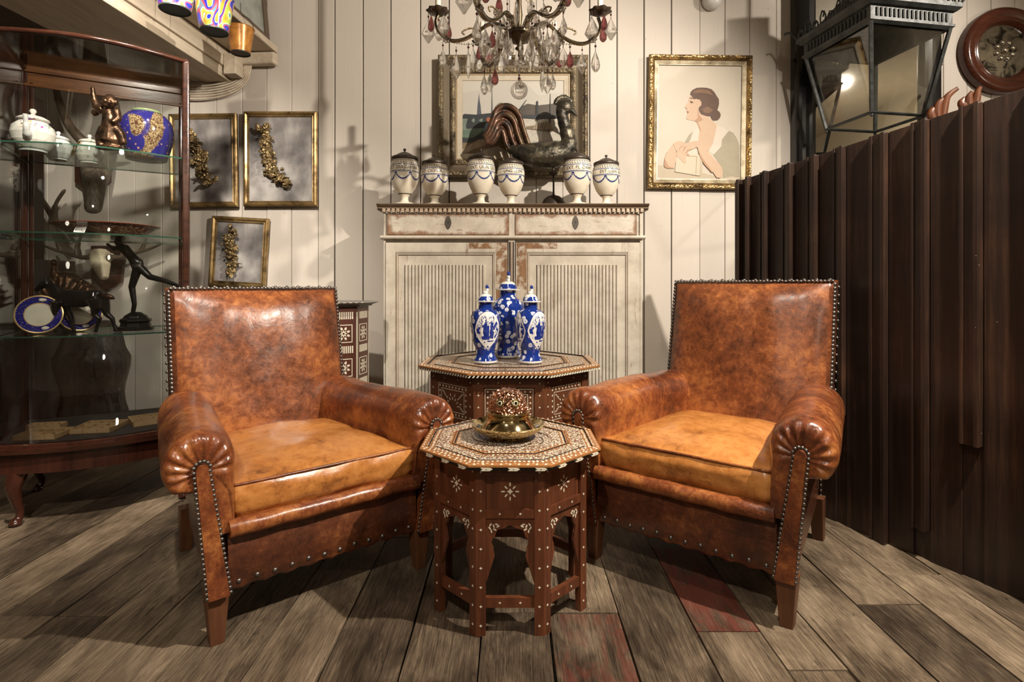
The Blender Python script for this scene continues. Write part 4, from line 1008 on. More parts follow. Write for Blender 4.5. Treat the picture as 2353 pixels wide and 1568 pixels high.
# ================================================================= sideboard
def sideboard():
    Yf=3.10; k=Yf/FPX
    o=empty('sideboard',(0,Yf,0),0,'pale distressed two-door sideboard with two drawers and reeded door panels','sideboard')
    X=lambda px:(px-CX)*k
    Z=lambda py:CZ-(py-HY)*k
    x0,x1=X(881),X(1476)
    b=MB(); b.box((x0,.012,.10),(x1,.41,Z(478))); b.box((x0+.0,.0,.10),(X(886),.02,Z(490)));b.box((X(1470),.0,.10),(x1,.02,Z(490))); b.box((X(1168),.0,.10),(X(1183),.02,Z(490)))
    b.box((x0,.0,Z(492)),(x1,.02,Z(480))); b.build('carcass',[PAINT],o,.003)
    b=MB(); b.prism([(.0,Z(483)),(-.012,Z(480)),(-.014,Z(476)),(-.026,Z(474)),(-.034,Z(471)),(-.034,Z(469.5)),(.41,Z(469.5)),(.41,Z(483))],'x',x0-.032,x1+.032,0); b.build('top',[wood('sideboard_top',(.10,.06,.035),(.24,.17,.11),1,'x',.5)],o,.002)
    b=MB(); n=56
    for j in range(n):
        x=x0-.008+(x1-x0+.016)*(j+.5)/n; b.box((x-.0085,-.016,Z(489)+.002*(j%2)),(x+.0085,.0,Z(480)))
    b.build('dentil_moulding',[wood('dentil_wood',(.30,.20,.13),(.62,.52,.40),1,'x',.55)],o,.002)
    b=MB(); b.prism([(0,Z(551)),(-.018,Z(549)),(-.022,Z(546)),(-.018,Z(542)),(0,Z(541))],'x',x0-.014,x1+.014,0); b.build('waist_moulding',[PAINT],o,.002)
    DL=plain('shadow_line',(.03,.016,.010),.8)
    for a,c,kx in ((890,1169,1030),(1184,1462,1322)):
        b=MB(); b.box((X(a)-.002,-.0005,Z(541.5)),(X(c)+.002,.01,Z(491)),1); b.box((X(a),-.004,Z(540)),(X(c),.01,Z(493)),0); d=b.build('drawer',[PAINT_EDGE,DL],o,.0015)
        b=MB(); s=.0385; w=.018; pts=[]
        for q in range(24):
            t=2*PI*q/24; r=1; xx=w*math.copysign(abs(math.cos(t))**1.35,math.cos(t)); zz=s*math.copysign(abs(math.sin(t))**1.2,math.sin(t)); pts.append((xx,zz))
        b.T=Matrix.Translation((X(kx),-.004,Z(512))); b.prism(pts,'y',-.003,0,0); b.prism([(.003*math.cos(t),.006+.0038*math.sin(t)) for t in [PI*2*q/10 for q in range(10)]],'y',-.0034,0,1); b.prism([(-.0012,.005),(.0012,.005),(.0018,-.006),(-.0018,-.006)],'y',-.0034,0,1)
        b.build('keyhole_plate',[plain('steel_plate',(.12,.105,.09),.35,.7),BLACK],d)
    z0=.14
    for a,c,m0,m1,r0,r1,inner in ((887,1166,909,1138,930,1116,1),(1185,1470,1210,1443,1233,1423,-1)):
        b=MB(); b.box((X(a)-.002,.0045,z0-.002),(X(c)+.002,.0065,Z(556)),3); b.box((X(a)-.003,-.001,z0),(X(a)-.0005,.006,Z(556)),3); b.box((X(c)+.0005,-.001,z0),(X(c)+.003,.006,Z(556)),3)
        zt=Z(558)
        b.box((X(a),-.008,z0),(X(m0),.008,zt)); b.box((X(m1),-.008,z0),(X(c),.008,zt)); b.box((X(m0),-.008,Z(580)),(X(m1),.008,zt)); b.box((X(m0),-.008,z0),(X(m1),.008,z0+.07))
        # stiles next to the centre are worn to bare wood
        ia,ic=(m1,c) if inner==1 else (a,m0); b.box((X(ia)+.004,-.0088,Z(700)),(X(ic)-.001,.0,zt-.001),2); b.box((X(m1-60) if inner==1 else X(m0-10),-.0087,Z(572)),(X(m1)+.01 if inner==1 else X(m0+70),.0,zt-.001),2)
        d=b.build('door',[PAINT,BLACK,mk_worn(),DL],o,.002)
        b=MB(); H=Z(581)-z0-.07; W=X(m1)-X(m0); b.T=Matrix.Translation(((X(m0)+X(m1))/2,0,(Z(581)+z0+.07)/2))
        frame_mesh(b,W,H,[(0,.008),(.003,.010),(.006,.006),(.010,.009),(.014,.004),(.016,.0)],mis=[0,1,0,0,1]); b.build('panel_moulding',[PAINT,plain('worn_moulding',(.20,.12,.07),.6)],d)
        b=MB(); b.box((X(m0)+.001,.0,z0+.07),(X(m1)-.001,.004,Z(581)),0)
        n=24; rw=(X(r1)-X(r0))/n
        for j in range(n):
            x=X(r0)+rw*(j+.5); pts=[(x+rw*.46*math.cos(t),-.0+-.0065*math.sin(t)) for t in [PI*q/6 for q in range(7)]]
            b.prism(pts,'z',z0+.09,Z(609),0)
            b.box((x-rw*.5-.0015,-.0016,z0+.09),(x-rw*.5+.0015,.001,Z(609.5)),1)
        b.build('reeded_panel',[PAINT,DL],d,0)
    b=MB(); b.tube([(X(1175),-.004,z0),(X(1175),-.004,Z(556))],.008,10); b.box((X(1170),-.001,z0),(X(1181),.004,Z(556)),1); b.build('astragal',[wood('astragal_wood',(.20,.13,.09),(.42,.35,.28),1,'z',.5),DL],o)
    for x in (x0+.03,x1-.03):
        for y in (.03,.38): b=MB(); b.box((x-.03,y-.025,0),(x+.03,y+.025,.10)); b.build('foot',[PAINT],o,.004)
def mk_worn():
    t=NT('worn_stile',.5,0,.35); n=t.noise(t.co('Object',(12,12,2.2)),3,6,.7,.4); n2=t.noise(t.co(),10,5,.7)
    w_=t.ramp(n,[(.3,(.13,.065,.033)),(.6,(.27,.145,.070))]); t.col(t.mix(t.ramp(n2,[(.50,0.),(.60,1.)]),w_,(.52,.45,.36))); t.bump(n2,.3,.002); return t.m
sideboard()
TOPZ=CZ+(HY-469.5)*3.10/FPX

# ================================================================= pharmacy jars
def text_mesh(txt,size):
    cu=bpy.data.curves.new('t','FONT'); cu.body=txt; cu.size=size; cu.align_x='CENTER'; cu.align_y='CENTER'; cu.resolution_u=3
    ob=bpy.data.objects.new('t',cu); COL.objects.link(ob); bpy.context.view_layer.update()
    me=bpy.data.meshes.new_from_object(ob.evaluated_get(bpy.context.evaluated_depsgraph_get())); bpy.data.objects.remove(ob)
    return me
def wrap_text(txt,size,r,z,rot,name,mat,parent,widen=1.,bold=.0003):
    me=text_mesh(txt,size); vs=[v.co.copy() for v in me.vertices]; fs=[tuple(p.vertices) for p in me.polygons]
    b=MB(); 
    import bmesh
    nv=[]
    for v in vs:
        a=v.x*widen/(1 if callable(r) else r)+rot-PI/2; rr=r(v.y+z) if callable(r) else r
        nv.append((rr*math.cos(a),rr*math.sin(a),z+v.y))
    b.add(nv,fs,0); o=b.build(name,[mat],parent,recalc=False); return o
LIDK=plain('lid_knob',(.05,.038,.03),.4,.5)
def jar(px,Y,h,w,txt,rot,label):
    X=(px-CX)/FPX*Y; o=empty('pharmacy_jar',(X,Y,TOPZ),0,label,'jar','footed pharmacy jars on the sideboard')
    s=h/.318; q=w/.085
    r=lambda v:v*q
    prof=[(.0,0),(r(.060),0),(r(.061),.007*s),(r(.048),.011*s),(r(.027),.017*s),(r(.0205),.030*s),(r(.021),.046*s),(r(.027),.054*s),(r(.044),.070*s),(r(.060),.095*s),(r(.072),.125*s),(r(.0785),.155*s),(r(.0815),.185*s),(r(.0825),.205*s),(r(.081),.225*s),(r(.077),.243*s),(r(.071),.256*s),(r(.071),.262*s)]
    b=MB(); b.lathe(prof,40,2)
    def rad(z):
        for (a,za),(c,zc) in zip(prof,prof[1:]):
            if za<=z<=zc: return lerp(a,c,(z-za)/max(zc-za,1e-6))
        return prof[-1][0]
    for z,t,mi in ((.225,.0018,0),(.188,.0020,0),(.182,.0008,0),(.062,.0022,1),(.259,.0012,1),(.252,.001,1)):
        z*=s; n=40; b.loft([[((rad(z+dz)+.0006)*math.cos(2*PI*j/n),(rad(z+dz)+.0006)*math.sin(2*PI*j/n),z+dz) for j in range(n)] for dz in (-t,t)],mi,True,cap=False)
    def leaf(a,z,dirn,l,wd,mi=0):
        pts=[]
        for k in range(6):
            t=2*PI*k/6; u=l*math.cos(t)/2; v=wd*math.sin(t)/2; aa=u*math.cos(dirn)-v*math.sin(dirn); zz=u*math.sin(dirn)+v*math.cos(dirn)
            R_=rad(z+zz)+.0009; an=a+aa/R_; pts.append((R_*math.cos(an),R_*math.sin(an),z+zz))
        b.poly(pts,mi)
    for k in range(34):
        a=2*PI*k/34; leaf(a,.246*s,.6,.013,.0035,1 if k%3 else 1); leaf(a+.03,.235*s,-.6,.013,.0035,1)
    ns=6
    for k in range(ns):
        a0=2*PI*k/ns+rot; 
        for t in range(15):
            u=t/14; a=a0+u*2*PI/ns; z=(.176-.034*math.sin(PI*u)**.8)*s; leaf(a,z,(.8 if t%2 else -.8),.011,.0045+.003*math.sin(PI*u)); leaf(a,z-.001,0,.012,.003)
        for e in (-.06,0,.06): leaf(a0+e,.176*s,1.57+e*8,.014,.006)
    b.build('body',[BLUE_LINE,INK,CHINA],o,recalc=False)
    wrap_text(txt,.0275*s,lambda zz:rad(zz)+.0014,.2065*s,rot,'lettering',INK,o,.90/rad(.205*s))
    z=.262*s; b=MB(); b.lathe([(r(.073),z-.004),(r(.076),z-.002),(r(.076),z+.014*s),(r(.070),z+.018*s),(r(.055),z+.023*s),(r(.040),z+.034*s),(r(.020),z+.044*s),(r(.006),z+.047*s),(r(.0035),z+.052*s),(r(.008),z+.057*s),(r(.009),z+.062*s),(r(.006),z+.067*s),(0,z+.069*s)],32); b.build('lid',[LIDM],o)
JY=3.135
jar(930,JY,.318*JY/3.2*.985,.084,'EXT. DULCAMAR.',.06,'cream pharmacy jar lettered EXT. DULCAMAR., leftmost on sideboard')
jar(999,JY+.02,.288*.975,.082,'EXT. CICHOR.',-.12,'shorter cream pharmacy jar lettered EXT. CICHOR.')
jar(1105,JY,.31*.985,.083,'EXT. LIGN. QU.',.28,'tall cream pharmacy jar lettered EXT. LIGN. QU., left of the UNG. ELEMI jar')
jar(1174,JY+.02,.286*.975,.080,'UNG. ELEMI',.22,'shorter cream pharmacy jar lettered UNG. ELEMI')
jar(1326,JY,.308*.985,.084,'EXT. FL. CHAM.',.12,'tall cream pharmacy jar lettered EXT. FL. CHAM., beside bird stand')
jar(1393,JY+.02,.284*.975,.080,'EXT. LIGN. GU.',.30,'short cream pharmacy jar at right end of the sideboard')

def metal_bird():
    Y=3.29; k=Y/FPX; o=empty('metal_bird',((1272-CX)*k,Y,TOPZ),0,'battered sheet metal crested bird with arched tail on rod stand','sculpture')
    X=lambda px:(px-1272)*k
    Z=lambda py:CZ-(py-HY)*k-TOPZ
    t=NT('battered_metal',.33,.65,.5); v=t.co(); n=t.noise(v,13,6,.65,.8); t.col(t.ramp(n,[(.35,(.025,.024,.022)),(.52,(.085,.075,.055)),(.66,(.20,.17,.12))])); t.bump(t.math('ADD',n,t.noise(v,34,4)),.7,.008); M1=t.m
    t=NT('painted_tail',.35,.4,.5); v=t.co(); n=t.noise(v,9,4,.6,.6); t.col(t.ramp(n,[(.38,(.03,.024,.018)),(.50,(.11,.05,.028)),(.62,(.13,.09,.05))])); t.bump(n,.5,.006); M2=t.m
    b=MB(); pts=[(1166,340),(1188,349),(1215,355),(1245,357),(1275,355),(1300,346),(1316,330)]; b.tube(spline([(X(a),0,Z(c)) for a,c in pts],5),[.016,.022,.028,.034,.040,.046,.051,.056,.060,.064,.067,.070,.073,.075,.077,.078,.079,.080,.080,.080,.079,.078,.075,.071,.066,.060,.053,.045,.037,.03,.02],16,flat=1.)
    b.tube(spline([(X(a),0,Z(c)) for a,c in ((1306,345),(1307,320),(1300,296),(1294,275),(1290,255),(1294,240))],5),[.052]*5+[.045]*5+[.037]*5+[.034]*6+[.034]*5,14)
    b.ell((X(1297),0,Z(245)),(.050,.042,.050),0,16)
    b.tube([(X(1306),0,Z(250)),(X(1318),0,Z(258)),(X(1329),0,Z(270))],[.022,.014,.002],10)
    for sy in (-1,1): b.ell((X(1298),sy*.036,Z(242)),(.013,.010,.013),0,10)
    b.build('body',[M1],o,remesh=.005)
    b=MB(); rnd=random.Random(2)
    for q in range(12):
        a=R(35+q*11); b.ell((X(1295)+.052*math.cos(a),0,Z(245)+.056*math.sin(a)),(.013,.006,.012+rnd.uniform(0,.006)),0,6,Matrix.Rotation(-a+PI/2,3,'Y'))
    b.build('crest',[M1],o)
    # tail: broad ribbed arch of sheet metal
    zc=lambda x,y:(X(870+x/3.563),0,Z(120+y/3.563))
    Oc=[Vector(zc(*p)) for p in ((862,700),(905,640),(935,560),(955,500),(1000,456),(1060,446),(1120,478),(1158,535),(1180,610),(1210,700),(1236,775))]
    Ic=[Vector(zc(*p)) for p in ((880,745),(925,745),(955,710),(975,665),(995,645),(1012,650),(1022,670),(1030,700),(1036,730),(1050,765),(1072,800))]
    Oc=spline(Oc,5); Ic=spline(Ic,5); b=MB()
    for q in range(7):
        t=q/6; pp=[a_.lerp(c_,t)+Vector((0,-.012*math.cos(q*PI),0)) for a_,c_ in zip(Oc,Ic)]; b.tube(pp,[.0155+.003*math.sin(i*.1) for i in range(len(pp))],10)
    b.build('tail',[M2],o,remesh=.004)
    b=MB(); b.lathe([(.006,Z(392)),(.02,Z(394)),(.026,Z(400)),(.010,Z(404)),(.0055,Z(408)),(.0055,.085),(.012,.080),(.035,.074),(.056,.058),(.068,.038),(.074,.015),(.075,.0),(0,0)],28); b.build('stand',[plain('stand_iron',(.045,.032,.026),.5,.4)],o)
    b=MB(); b.tube([(0,0,Z(392)),(0,0,Z(370))],.006,8); b.build('stem',[M1],o)
metal_bird()

# ================================================================= blue and white jars
def lidded_vase(px,pyb,pyt,Y,wmax,wneck,rot,label,panel=True):
    c=P(px,pyb,Y); k=Y/FPX; H=(pyb-pyt)*k; o=empty('lidded_vase',(c.x,c.y,.5735),rot,label,'vase','blue and white lidded jars on the inlaid table')
    R1=wmax*k/2; rn=wneck*k/2; h=H
    rb=R1*.78
    prof=[(0,0),(rb,0),(rb+.002,.004),(rb+.002,.010),(rb*.93,.02),(rb*.80,.10*h),(rb*.80,.16*h),(R1*.80,.26*h),(R1*.95,.40*h),(R1,.50*h),(R1*.97,.58*h),(R1*.82,.645*h),(rn*1.12,.675*h),(rn,.69*h),(rn,.76*h),(rn*1.03,.765*h),(rn*.8,.767*h)]
    V=MB(); V.lathe(prof,40,mis=[1,1,1]+[0]*11+[1,1])
    rl=rn*1.55
    b=MB(); b.lathe([(rn*.8,.764*h),(rl,.768*h),(rl,.777*h),(rn*1.12,.782*h),(rn*1.10,.80*h),(rn*.95,.835*h),(rn*.6,.862*h),(rn*.2,.87*h),(0,.87*h)],32,mis=[1,1,1,0,0,1,1,1]); b.ell((0,0,.885*h),(rn*.42,rn*.3,.022*h),1,10); b.ell((rn*.25,0,.915*h),(rn*.25,rn*.22,.026*h),1,10); b.ell((rn*.22,0,.955*h),(rn*.24,rn*.22,.028*h),2,10); b.ell((rn*.42,0,.945*h),(rn*.12,rn*.12,.012*h),2,8)
    for sx in (-1,1): b.tube([(rn*.3,sx*rn*.12,.87*h),(rn*.3,sx*rn*.12,.92*h)],rn*.07,6,1)
    b.build('lid',[BLUEWARE,PORC,COBALT],o)
    def rad(z):
        for (a,za),(cc,zc) in zip(prof,prof[1:]):
            if za<=z<=zc: return lerp(a,cc,(z-za)/max(zc-za,1e-6))
        return prof[-1][0]
    if panel:
        b=V
        def shape(pts,mi,d,a0):
            # triangulate in patches wrapping the surface
            import mathutils
            P2=[Vector((x,z,0)) for x,z in pts]; tris=mathutils.geometry.tessellate_polygon([P2])
            # refine
            T=[(P2[a],P2[b_],P2[c_]) for a,b_,c_ in tris]
            for _ in range(2):
                N=[]
                for a,b_,c_ in T:
                    m1,m2,m3=(a+b_)/2,(b_+c_)/2,(c_+a)/2; N+= [(a,m1,m3),(m1,b_,m2),(m3,m2,c_),(m1,m2,m3)]
                T=N
            for t in T:
                pp=[]
                for q in t:
                    z=q.y*h; R_=rad(z)+d; an=a0-PI/2+q.x; pp.append((R_*math.cos(an),R_*math.sin(an),z))
                b.add(pp,[(0,1,2)],mi,True)
        for a0 in (0,2*PI/3,-2*PI/3):
            out=[]
            for q in range(28):
                t=2*PI*q/28; wv=.98*(1+.10*math.cos(3*t+PI/2)); x=wv*math.cos(t)*(1. if math.sin(t)>-.2 else (1+.45*math.sin(t))); z=.415+.235*math.sin(t); out.append((x,z))
            shape([(x*1.05,.415+(z-.415)*1.03) for x,z in out],2,.0006,a0)
            shape(out,1,.0011,a0)
            for pts in ([(-.42,.30),(.1,.30),(.1,.345),(-.42,.345),(-.5,.33)],[(-.16,.345),(.05,.345),(.05,.47),(-.16,.47),(-.32,.42)],[(-.45,.455),(.0,.46),(.05,.475),(-.4,.485)],[(.12,.32),(.4,.31),(.42,.40),(.12,.40)],[(.14,.41),(.3,.41),(.3,.45),(.14,.45)],[(.32,.42),(.44,.42),(.56,.48),(.52,.52),(.34,.46)],
                        [(-.3,.26),(-.2,.26),(-.2,.27),(-.3,.28)],[(-.05,.27),(.45,.275),(.5,.285),(-.05,.29)],[(-.1,.20),(.12,.20),(.06,.215),(0,.225),(-.06,.215)]): shape(pts,2,.0016,a0)
            rr=random.Random(5)
            for q in range(26):
                x=rr.uniform(-.45,.4); z=.50+rr.random()*.10-abs(x)*.03; l=.07; a=rr.uniform(0,6); shape([(x+l*math.cos(a),z+.3*l*math.sin(a)),(x+.25*l*math.cos(a+1.57),z+.08*l*math.sin(a+1.57)),(x-l*math.cos(a),z-.3*l*math.sin(a)),(x-.25*l*math.cos(a+1.57),z-.08*l*math.sin(a+1.57))],2,.0017,a0)
    V.build('body',[BLUEWARE,PORC,COBALT],o,recalc=False)
    return o
lidded_vase(1167,812,613,2.70,76,37,-1.2,'tallest cobalt blue lidded jar with white blossom, at the back of the trio',False)
lidded_vase(1115.5,822,641,2.50,69,32,.25,'blue and white lidded jar with landscape panel, left of the trio')
lidded_vase(1219,821,641,2.50,69,32,.75,'blue and white lidded jar with panel turned rightward, right of the trio')

# ================================================================= brass lamp on tray
def brass():
    z=.466-.003; o=empty('brass_ornament',(-.012,1.672,z),R(0),'brass dish with embossed copper animal-face dome with glass eyes','ornament')
    b=MB(); b.lathe([(0,0),(.055,0),(.057,.004),(.052,.006),(.060,.009),(.085,.018),(.103,.030),(.109,.040),(.110,.043),(.107,.044),(.104,.040),(.095,.032),(.085,.028),(.070,.028),(0,.028)],56,mis=[0,0,0,1,1,1,1,0,0,0,0,0,0,0]); b.build('dish',[BRASS,BRASS_EMB],o)
    b=MB(); b.lathe([(.085,.028),(.078,.034),(.068,.050),(.062,.060),(.0615,.066),(.063,.068),(.061,.071),(.061,.074)],48); b.build('collar',[BRASS],o)
    b=MB(); n=64
    b.tube([(.0625*math.cos(2*PI*k/48),.0625*math.sin(2*PI*k/48),.078) for k in range(49)],[.0035+.0010*(k%2) for k in range(49)],6); b.build('rope_band',[BRASS],o)
    b=MB(); rings=[]
    for i in range(15):
        th=PI/2*i/14; r=.058*math.cos(th)**.85; zz=.080+.066*math.sin(th)
        rr=[]
        for j in range(48):
            a=2*PI*j/48; d=1+.05*mnoise.noise(Vector((math.cos(a)*9,math.sin(a)*9,i*.9)))
            fr=math.exp(-((a-1.5*PI)/.10)**2)*.006*math.sin(th*2)
            rr.append(((r*d+fr)*math.cos(a),(r*d+fr)*math.sin(a),zz))
        rings.append(rr)
    b.loft(rings,0,True)
    for q in range(90):
        rr=random.Random(q); a=rr.uniform(0,2*PI); th=rr.uniform(.0,1.3); r=.058*math.cos(th)**.85
        b.ell((r*math.cos(a),r*math.sin(a),.080+.066*math.sin(th)),(.006,.004,.0035),0,6,Matrix.Rotation(a,3,'Z'))
    b.build('dome',[COPPER],o)
    for sx in (-1,1):
        a=1.5*PI+sx*.42; p=Vector((.053*math.cos(a),.053*math.sin(a),.111)); nrm=Vector((math.cos(a),math.sin(a),.35)).normalized().to_track_quat('Z','Y').to_matrix().to_4x4()
        b=MB(); b.T=Matrix.Translation(p)@nrm; b.lathe([(.0125,-.004),(.0125,.003),(.010,.005),(.009,.003)],20); e=b.build('eye_rim',[BRASS],o)
        b=MB(); b.T=Matrix.Translation(p)@nrm; b.ell((0,0,.001),(.0085,.0085,.005),0,14); b.ell((0,0,.0035),(.0055,.0055,.0035),1,12); b.build('eye',[plain('eye_amber',(.70,.62,.40),.05),plain('pupil',(.005,.005,.005),.03)],e)
brass()
# ================================================================= chandelier
def chandelier():
    Y=2.30; k=Y/FPX; c=P(1193,90,Y)
    o=empty('chandelier',(c.x,c.y,c.z),R(8),'antique gilt chandelier with beaded arms, clear and amethyst glass drops','chandelier')
    ARM=mk_gilt('tarnished_gilt',(.10,.065,.03),(.42,.32,.18),90,.5,.35,.7)
    BEAD=crystal('bead_crystal',(.95,.93,.9),.05); CAND=plain('candle_tube',(.70,.66,.55),.5)
    b=MB(); b.lathe([(0,-.075),(.006,-.07),(.004,-.06),(.004,-.05),(.010,-.045),(.018,-.040),(.014,-.034),(.008,-.030),(.008,-.024),(.013,-.020),(.035,-.010),(.052,.008),(.060,.022),(.056,.026),(.03,.028),(.012,.03),(.010,.06),(.014,.10),(.010,.14),(.010,.30),(.02,.34),(.008,.38),(.006,.86)],24)
    b.build('stem',[plain('chandelier_bronze',(.10,.075,.045),.35,.7)],o)
    FL=[]
    def rosette(b,p,r,mi=0):
        for q in range(7):
            a=q*2*PI/7; b.ell((p[0]+r*.65*math.cos(a),p[1],p[2]+r*.65*math.sin(a)),(r*.36,r*.2,r*.36),mi,6)
        b.ell(p,r*.25,mi,6)
    def kite():   # faceted pendant, hangs from its origin
        b=MB(); b.loft([[(.002*math.cos(t),.0014*math.sin(t),0) for t in [PI*q/4 for q in range(8)]],[(.017*math.cos(t)*(1 if q%2==0 else .8),.0085*math.sin(t),-.030) for q,t in enumerate([PI*q/4 for q in range(8)])],[(.021*math.cos(t)*(1 if q%2==0 else .8),.010*math.sin(t),-.040) for q,t in enumerate([PI*q/4 for q in range(8)])],[(.003*math.cos(t),.002*math.sin(t),-.068) for t in [PI*q/4 for q in range(8)]]],0,False); return b
    def almond():
        b=MB(); b.lathe([(.001,0),(.004,-.008),(.010,-.024),(.0125,-.036),(.0105,-.046),(.005,-.054),(.001,-.056)],8,sm=False); b.v=[Vector((p.x,p.y*.6,p.z)) for p in b.v]; return b
    def spear():
        b=MB(); b.lathe([(.001,0),(.0045,-.010),(.0085,-.040),(.0065,-.052),(.001,-.070)],6,sm=False); return b
    def smooth_drop():
        b=MB(); b.lathe([(.001,0),(.003,-.006),(.008,-.020),(.0105,-.032),(.0095,-.041),(.005,-.047),(.001,-.049)],16); b.v=[Vector((p.x,p.y*.75,p.z)) for p in b.v]; return b
    protos={}
    def drop(kind,pos,sc_=1.,rz=0,first={}):
        if kind not in protos:
            x={'kite':kite,'almond':almond,'spear':spear,'amethyst':smooth_drop}[kind]()
            x.v=[p-Vector((0,0,.024)) for p in x.v]; x.tube([(0,0,0),(0,0,-.026)],.0009,4,1); x.ell((0,0,-.012),.0035,2,6)
            nm='amethyst_drop' if kind=='amethyst' else 'crystal_drop'
            q=x.build(nm,[AMETHYST if kind=='amethyst' else CRYSTAL,WIRE,AMETHYST],o); protos[kind]=q
            if kind=='amethyst': q['label']='deep red-violet glass drop'
        else:
            q=protos[kind].copy(); COL.objects.link(q)
        q.parent=o; q.location=pos; q.scale=(sc_,)*3; q.rotation_euler=(0,0,rz)
    links=MB()
    def hang(kind,p,L=.022,s=1.,rz=0): drop(kind,Vector(p),s*1.28,rz-R(8))
    rnd=random.Random(12)
    for n in range(6):
        a=R(-90+22+n*60); ca,sa=math.cos(a),math.sin(a)
        rr=[(.035,.018),(.07,.052),(.12,.060),(.17,.030),(.225,-.002),(.28,-.008),(.325,.022),(.345,.062),(.335,.10)]
        if n%2: rr=[(r*.97,z*1.0+(-.012 if r>.15 else 0)) for r,z in rr]
        pts=spline([(r*ca,r*sa,z) for r,z in rr],6)
        b=MB(); b.tube(pts,.0060,8); 
        # scroll leaf
        b.tube(spline([(.16*ca,.16*sa,.035),(.20*ca,.20*sa,.045),(.235*ca,.235*sa,.03),(.225*ca,.225*sa,.018)],5),.0035,6)
        ax=Vector((-sa,ca,0))
        b.build('arm',[ARM],o)
        bd=MB()
        for i in range(0,len(pts)-1):
            for h in (0,.5):
                p=pts[i].lerp(pts[i+1],h)
                for e in (-1,1): q=p+ax*e*.0088+Vector((0,0,.002)); bd.ell(q,.0050,0,6)
        for i in range(26):   # swag of beads below the arm
            t=i/25; r=lerp(.06,.32,t); z=lerp(.03,.0,t)-.035*math.sin(PI*t); bd.ell((r*ca,r*sa,z),.0038,0,6)
        for r,z in ((.075,.05),(.175,.03),(.30,-.006)): rosette(bd,(r*ca,r*sa-.012,z),.017)
        s=bd.build('bead_string',[BEAD],o)
        tip=(.335*ca,.335*sa)
        b=MB(); rings=[]
        for j,(r,z) in enumerate(((.004,.098),(.03,.104),(.043,.112),(.046,.118))):
            rings.append([((r*(1+.10*math.cos(8*t)*(j>1)))*math.cos(t)+tip[0],(r*(1+.10*math.cos(8*t)*(j>1)))*math.sin(t)+tip[1],z) for t in [2*PI*q/32 for q in range(32)]])
        b.loft(rings,0,True,cap=False); b.build('drip_pan',[plain('pan_dark_gilt',(.10,.075,.05),.35,.6)],o,recalc=False)
        b=MB(); b.lathe([(.010,.100),(.014,.106),(.014,.114),(.011,.118)],16,1,c=(*tip,0)); b.lathe([(.0115,.118),(.0115,.205),(.006,.207)],16,0,c=(*tip,0)); b.build('candle_tube',[CAND,ARM],o)
        for q in range(5):
            t=2*PI*q/5+n; p=(tip[0]+.043*math.cos(t),tip[1]+.043*math.sin(t),.114)
            hang(('kite','amethyst','almond','kite','amethyst')[(q+n)%5],p,.018,.95+.25*rnd.random(),rnd.uniform(-.5,.5))
        for r,z,kd in ((.10,.042,'spear'),(.15,.030,'almond'),(.21,-.015,'amethyst' if n%2 else 'spear'),(.26,-.03,'kite'),(.315,-.01,'almond')):
            hang(kd,(r*ca,r*sa,z),.024+.012*rnd.random(),.95+.3*rnd.random(),rnd.uniform(-.5,.5))
    for q in range(8):
        t=2*PI*q/8; hang(('spear','almond')[q%2],(.056*math.cos(t),.056*math.sin(t),.020),.020,1.05,t)
    # upper tier of drops around the stem
    for q in range(9):
        t=2*PI*q/9+.2; rr_=.065+.02*(q%3); hang(('kite','amethyst','spear','almond')[q%4],(rr_*math.cos(t),rr_*math.sin(t),.165+.02*(q%2)),.02,1.2,t)
        tw=MB(); tw.tube([(.008*math.cos(t),.008*math.sin(t),.19),(rr_*math.cos(t),rr_*math.sin(t),.165+.02*(q%2))],.0016,4,0); tw.build('twig',[ARM],o)
    # finial ball
    links.tube([(0,0,-.07),(0,0,-.175)],.0012,6); links.ell((0,0,-.150),.005,1,8); links.ell((0,0,-.163),.007,1,8)
    links.build('ball_chain',[WIRE,AMETHYST],o)
    b=MB(); b.ell((0,0,0),.036,0,32); b.lathe([(.004,.05),(.010,.042),(.014,.034),(.011,.030)],12); q=b.build('crystal_ball',[CRYSTAL],o); q.location=(0,0,-.212); q['label']='clear glass ball'
    b=MB()
    for q in range(5): t=q*2*PI/5; b.ell((.016*math.cos(t),.016*math.sin(t),-.098),(.011,.011,.005),0,8)
    b.build('finial_petals',[CRYSTAL],o)
chandelier()

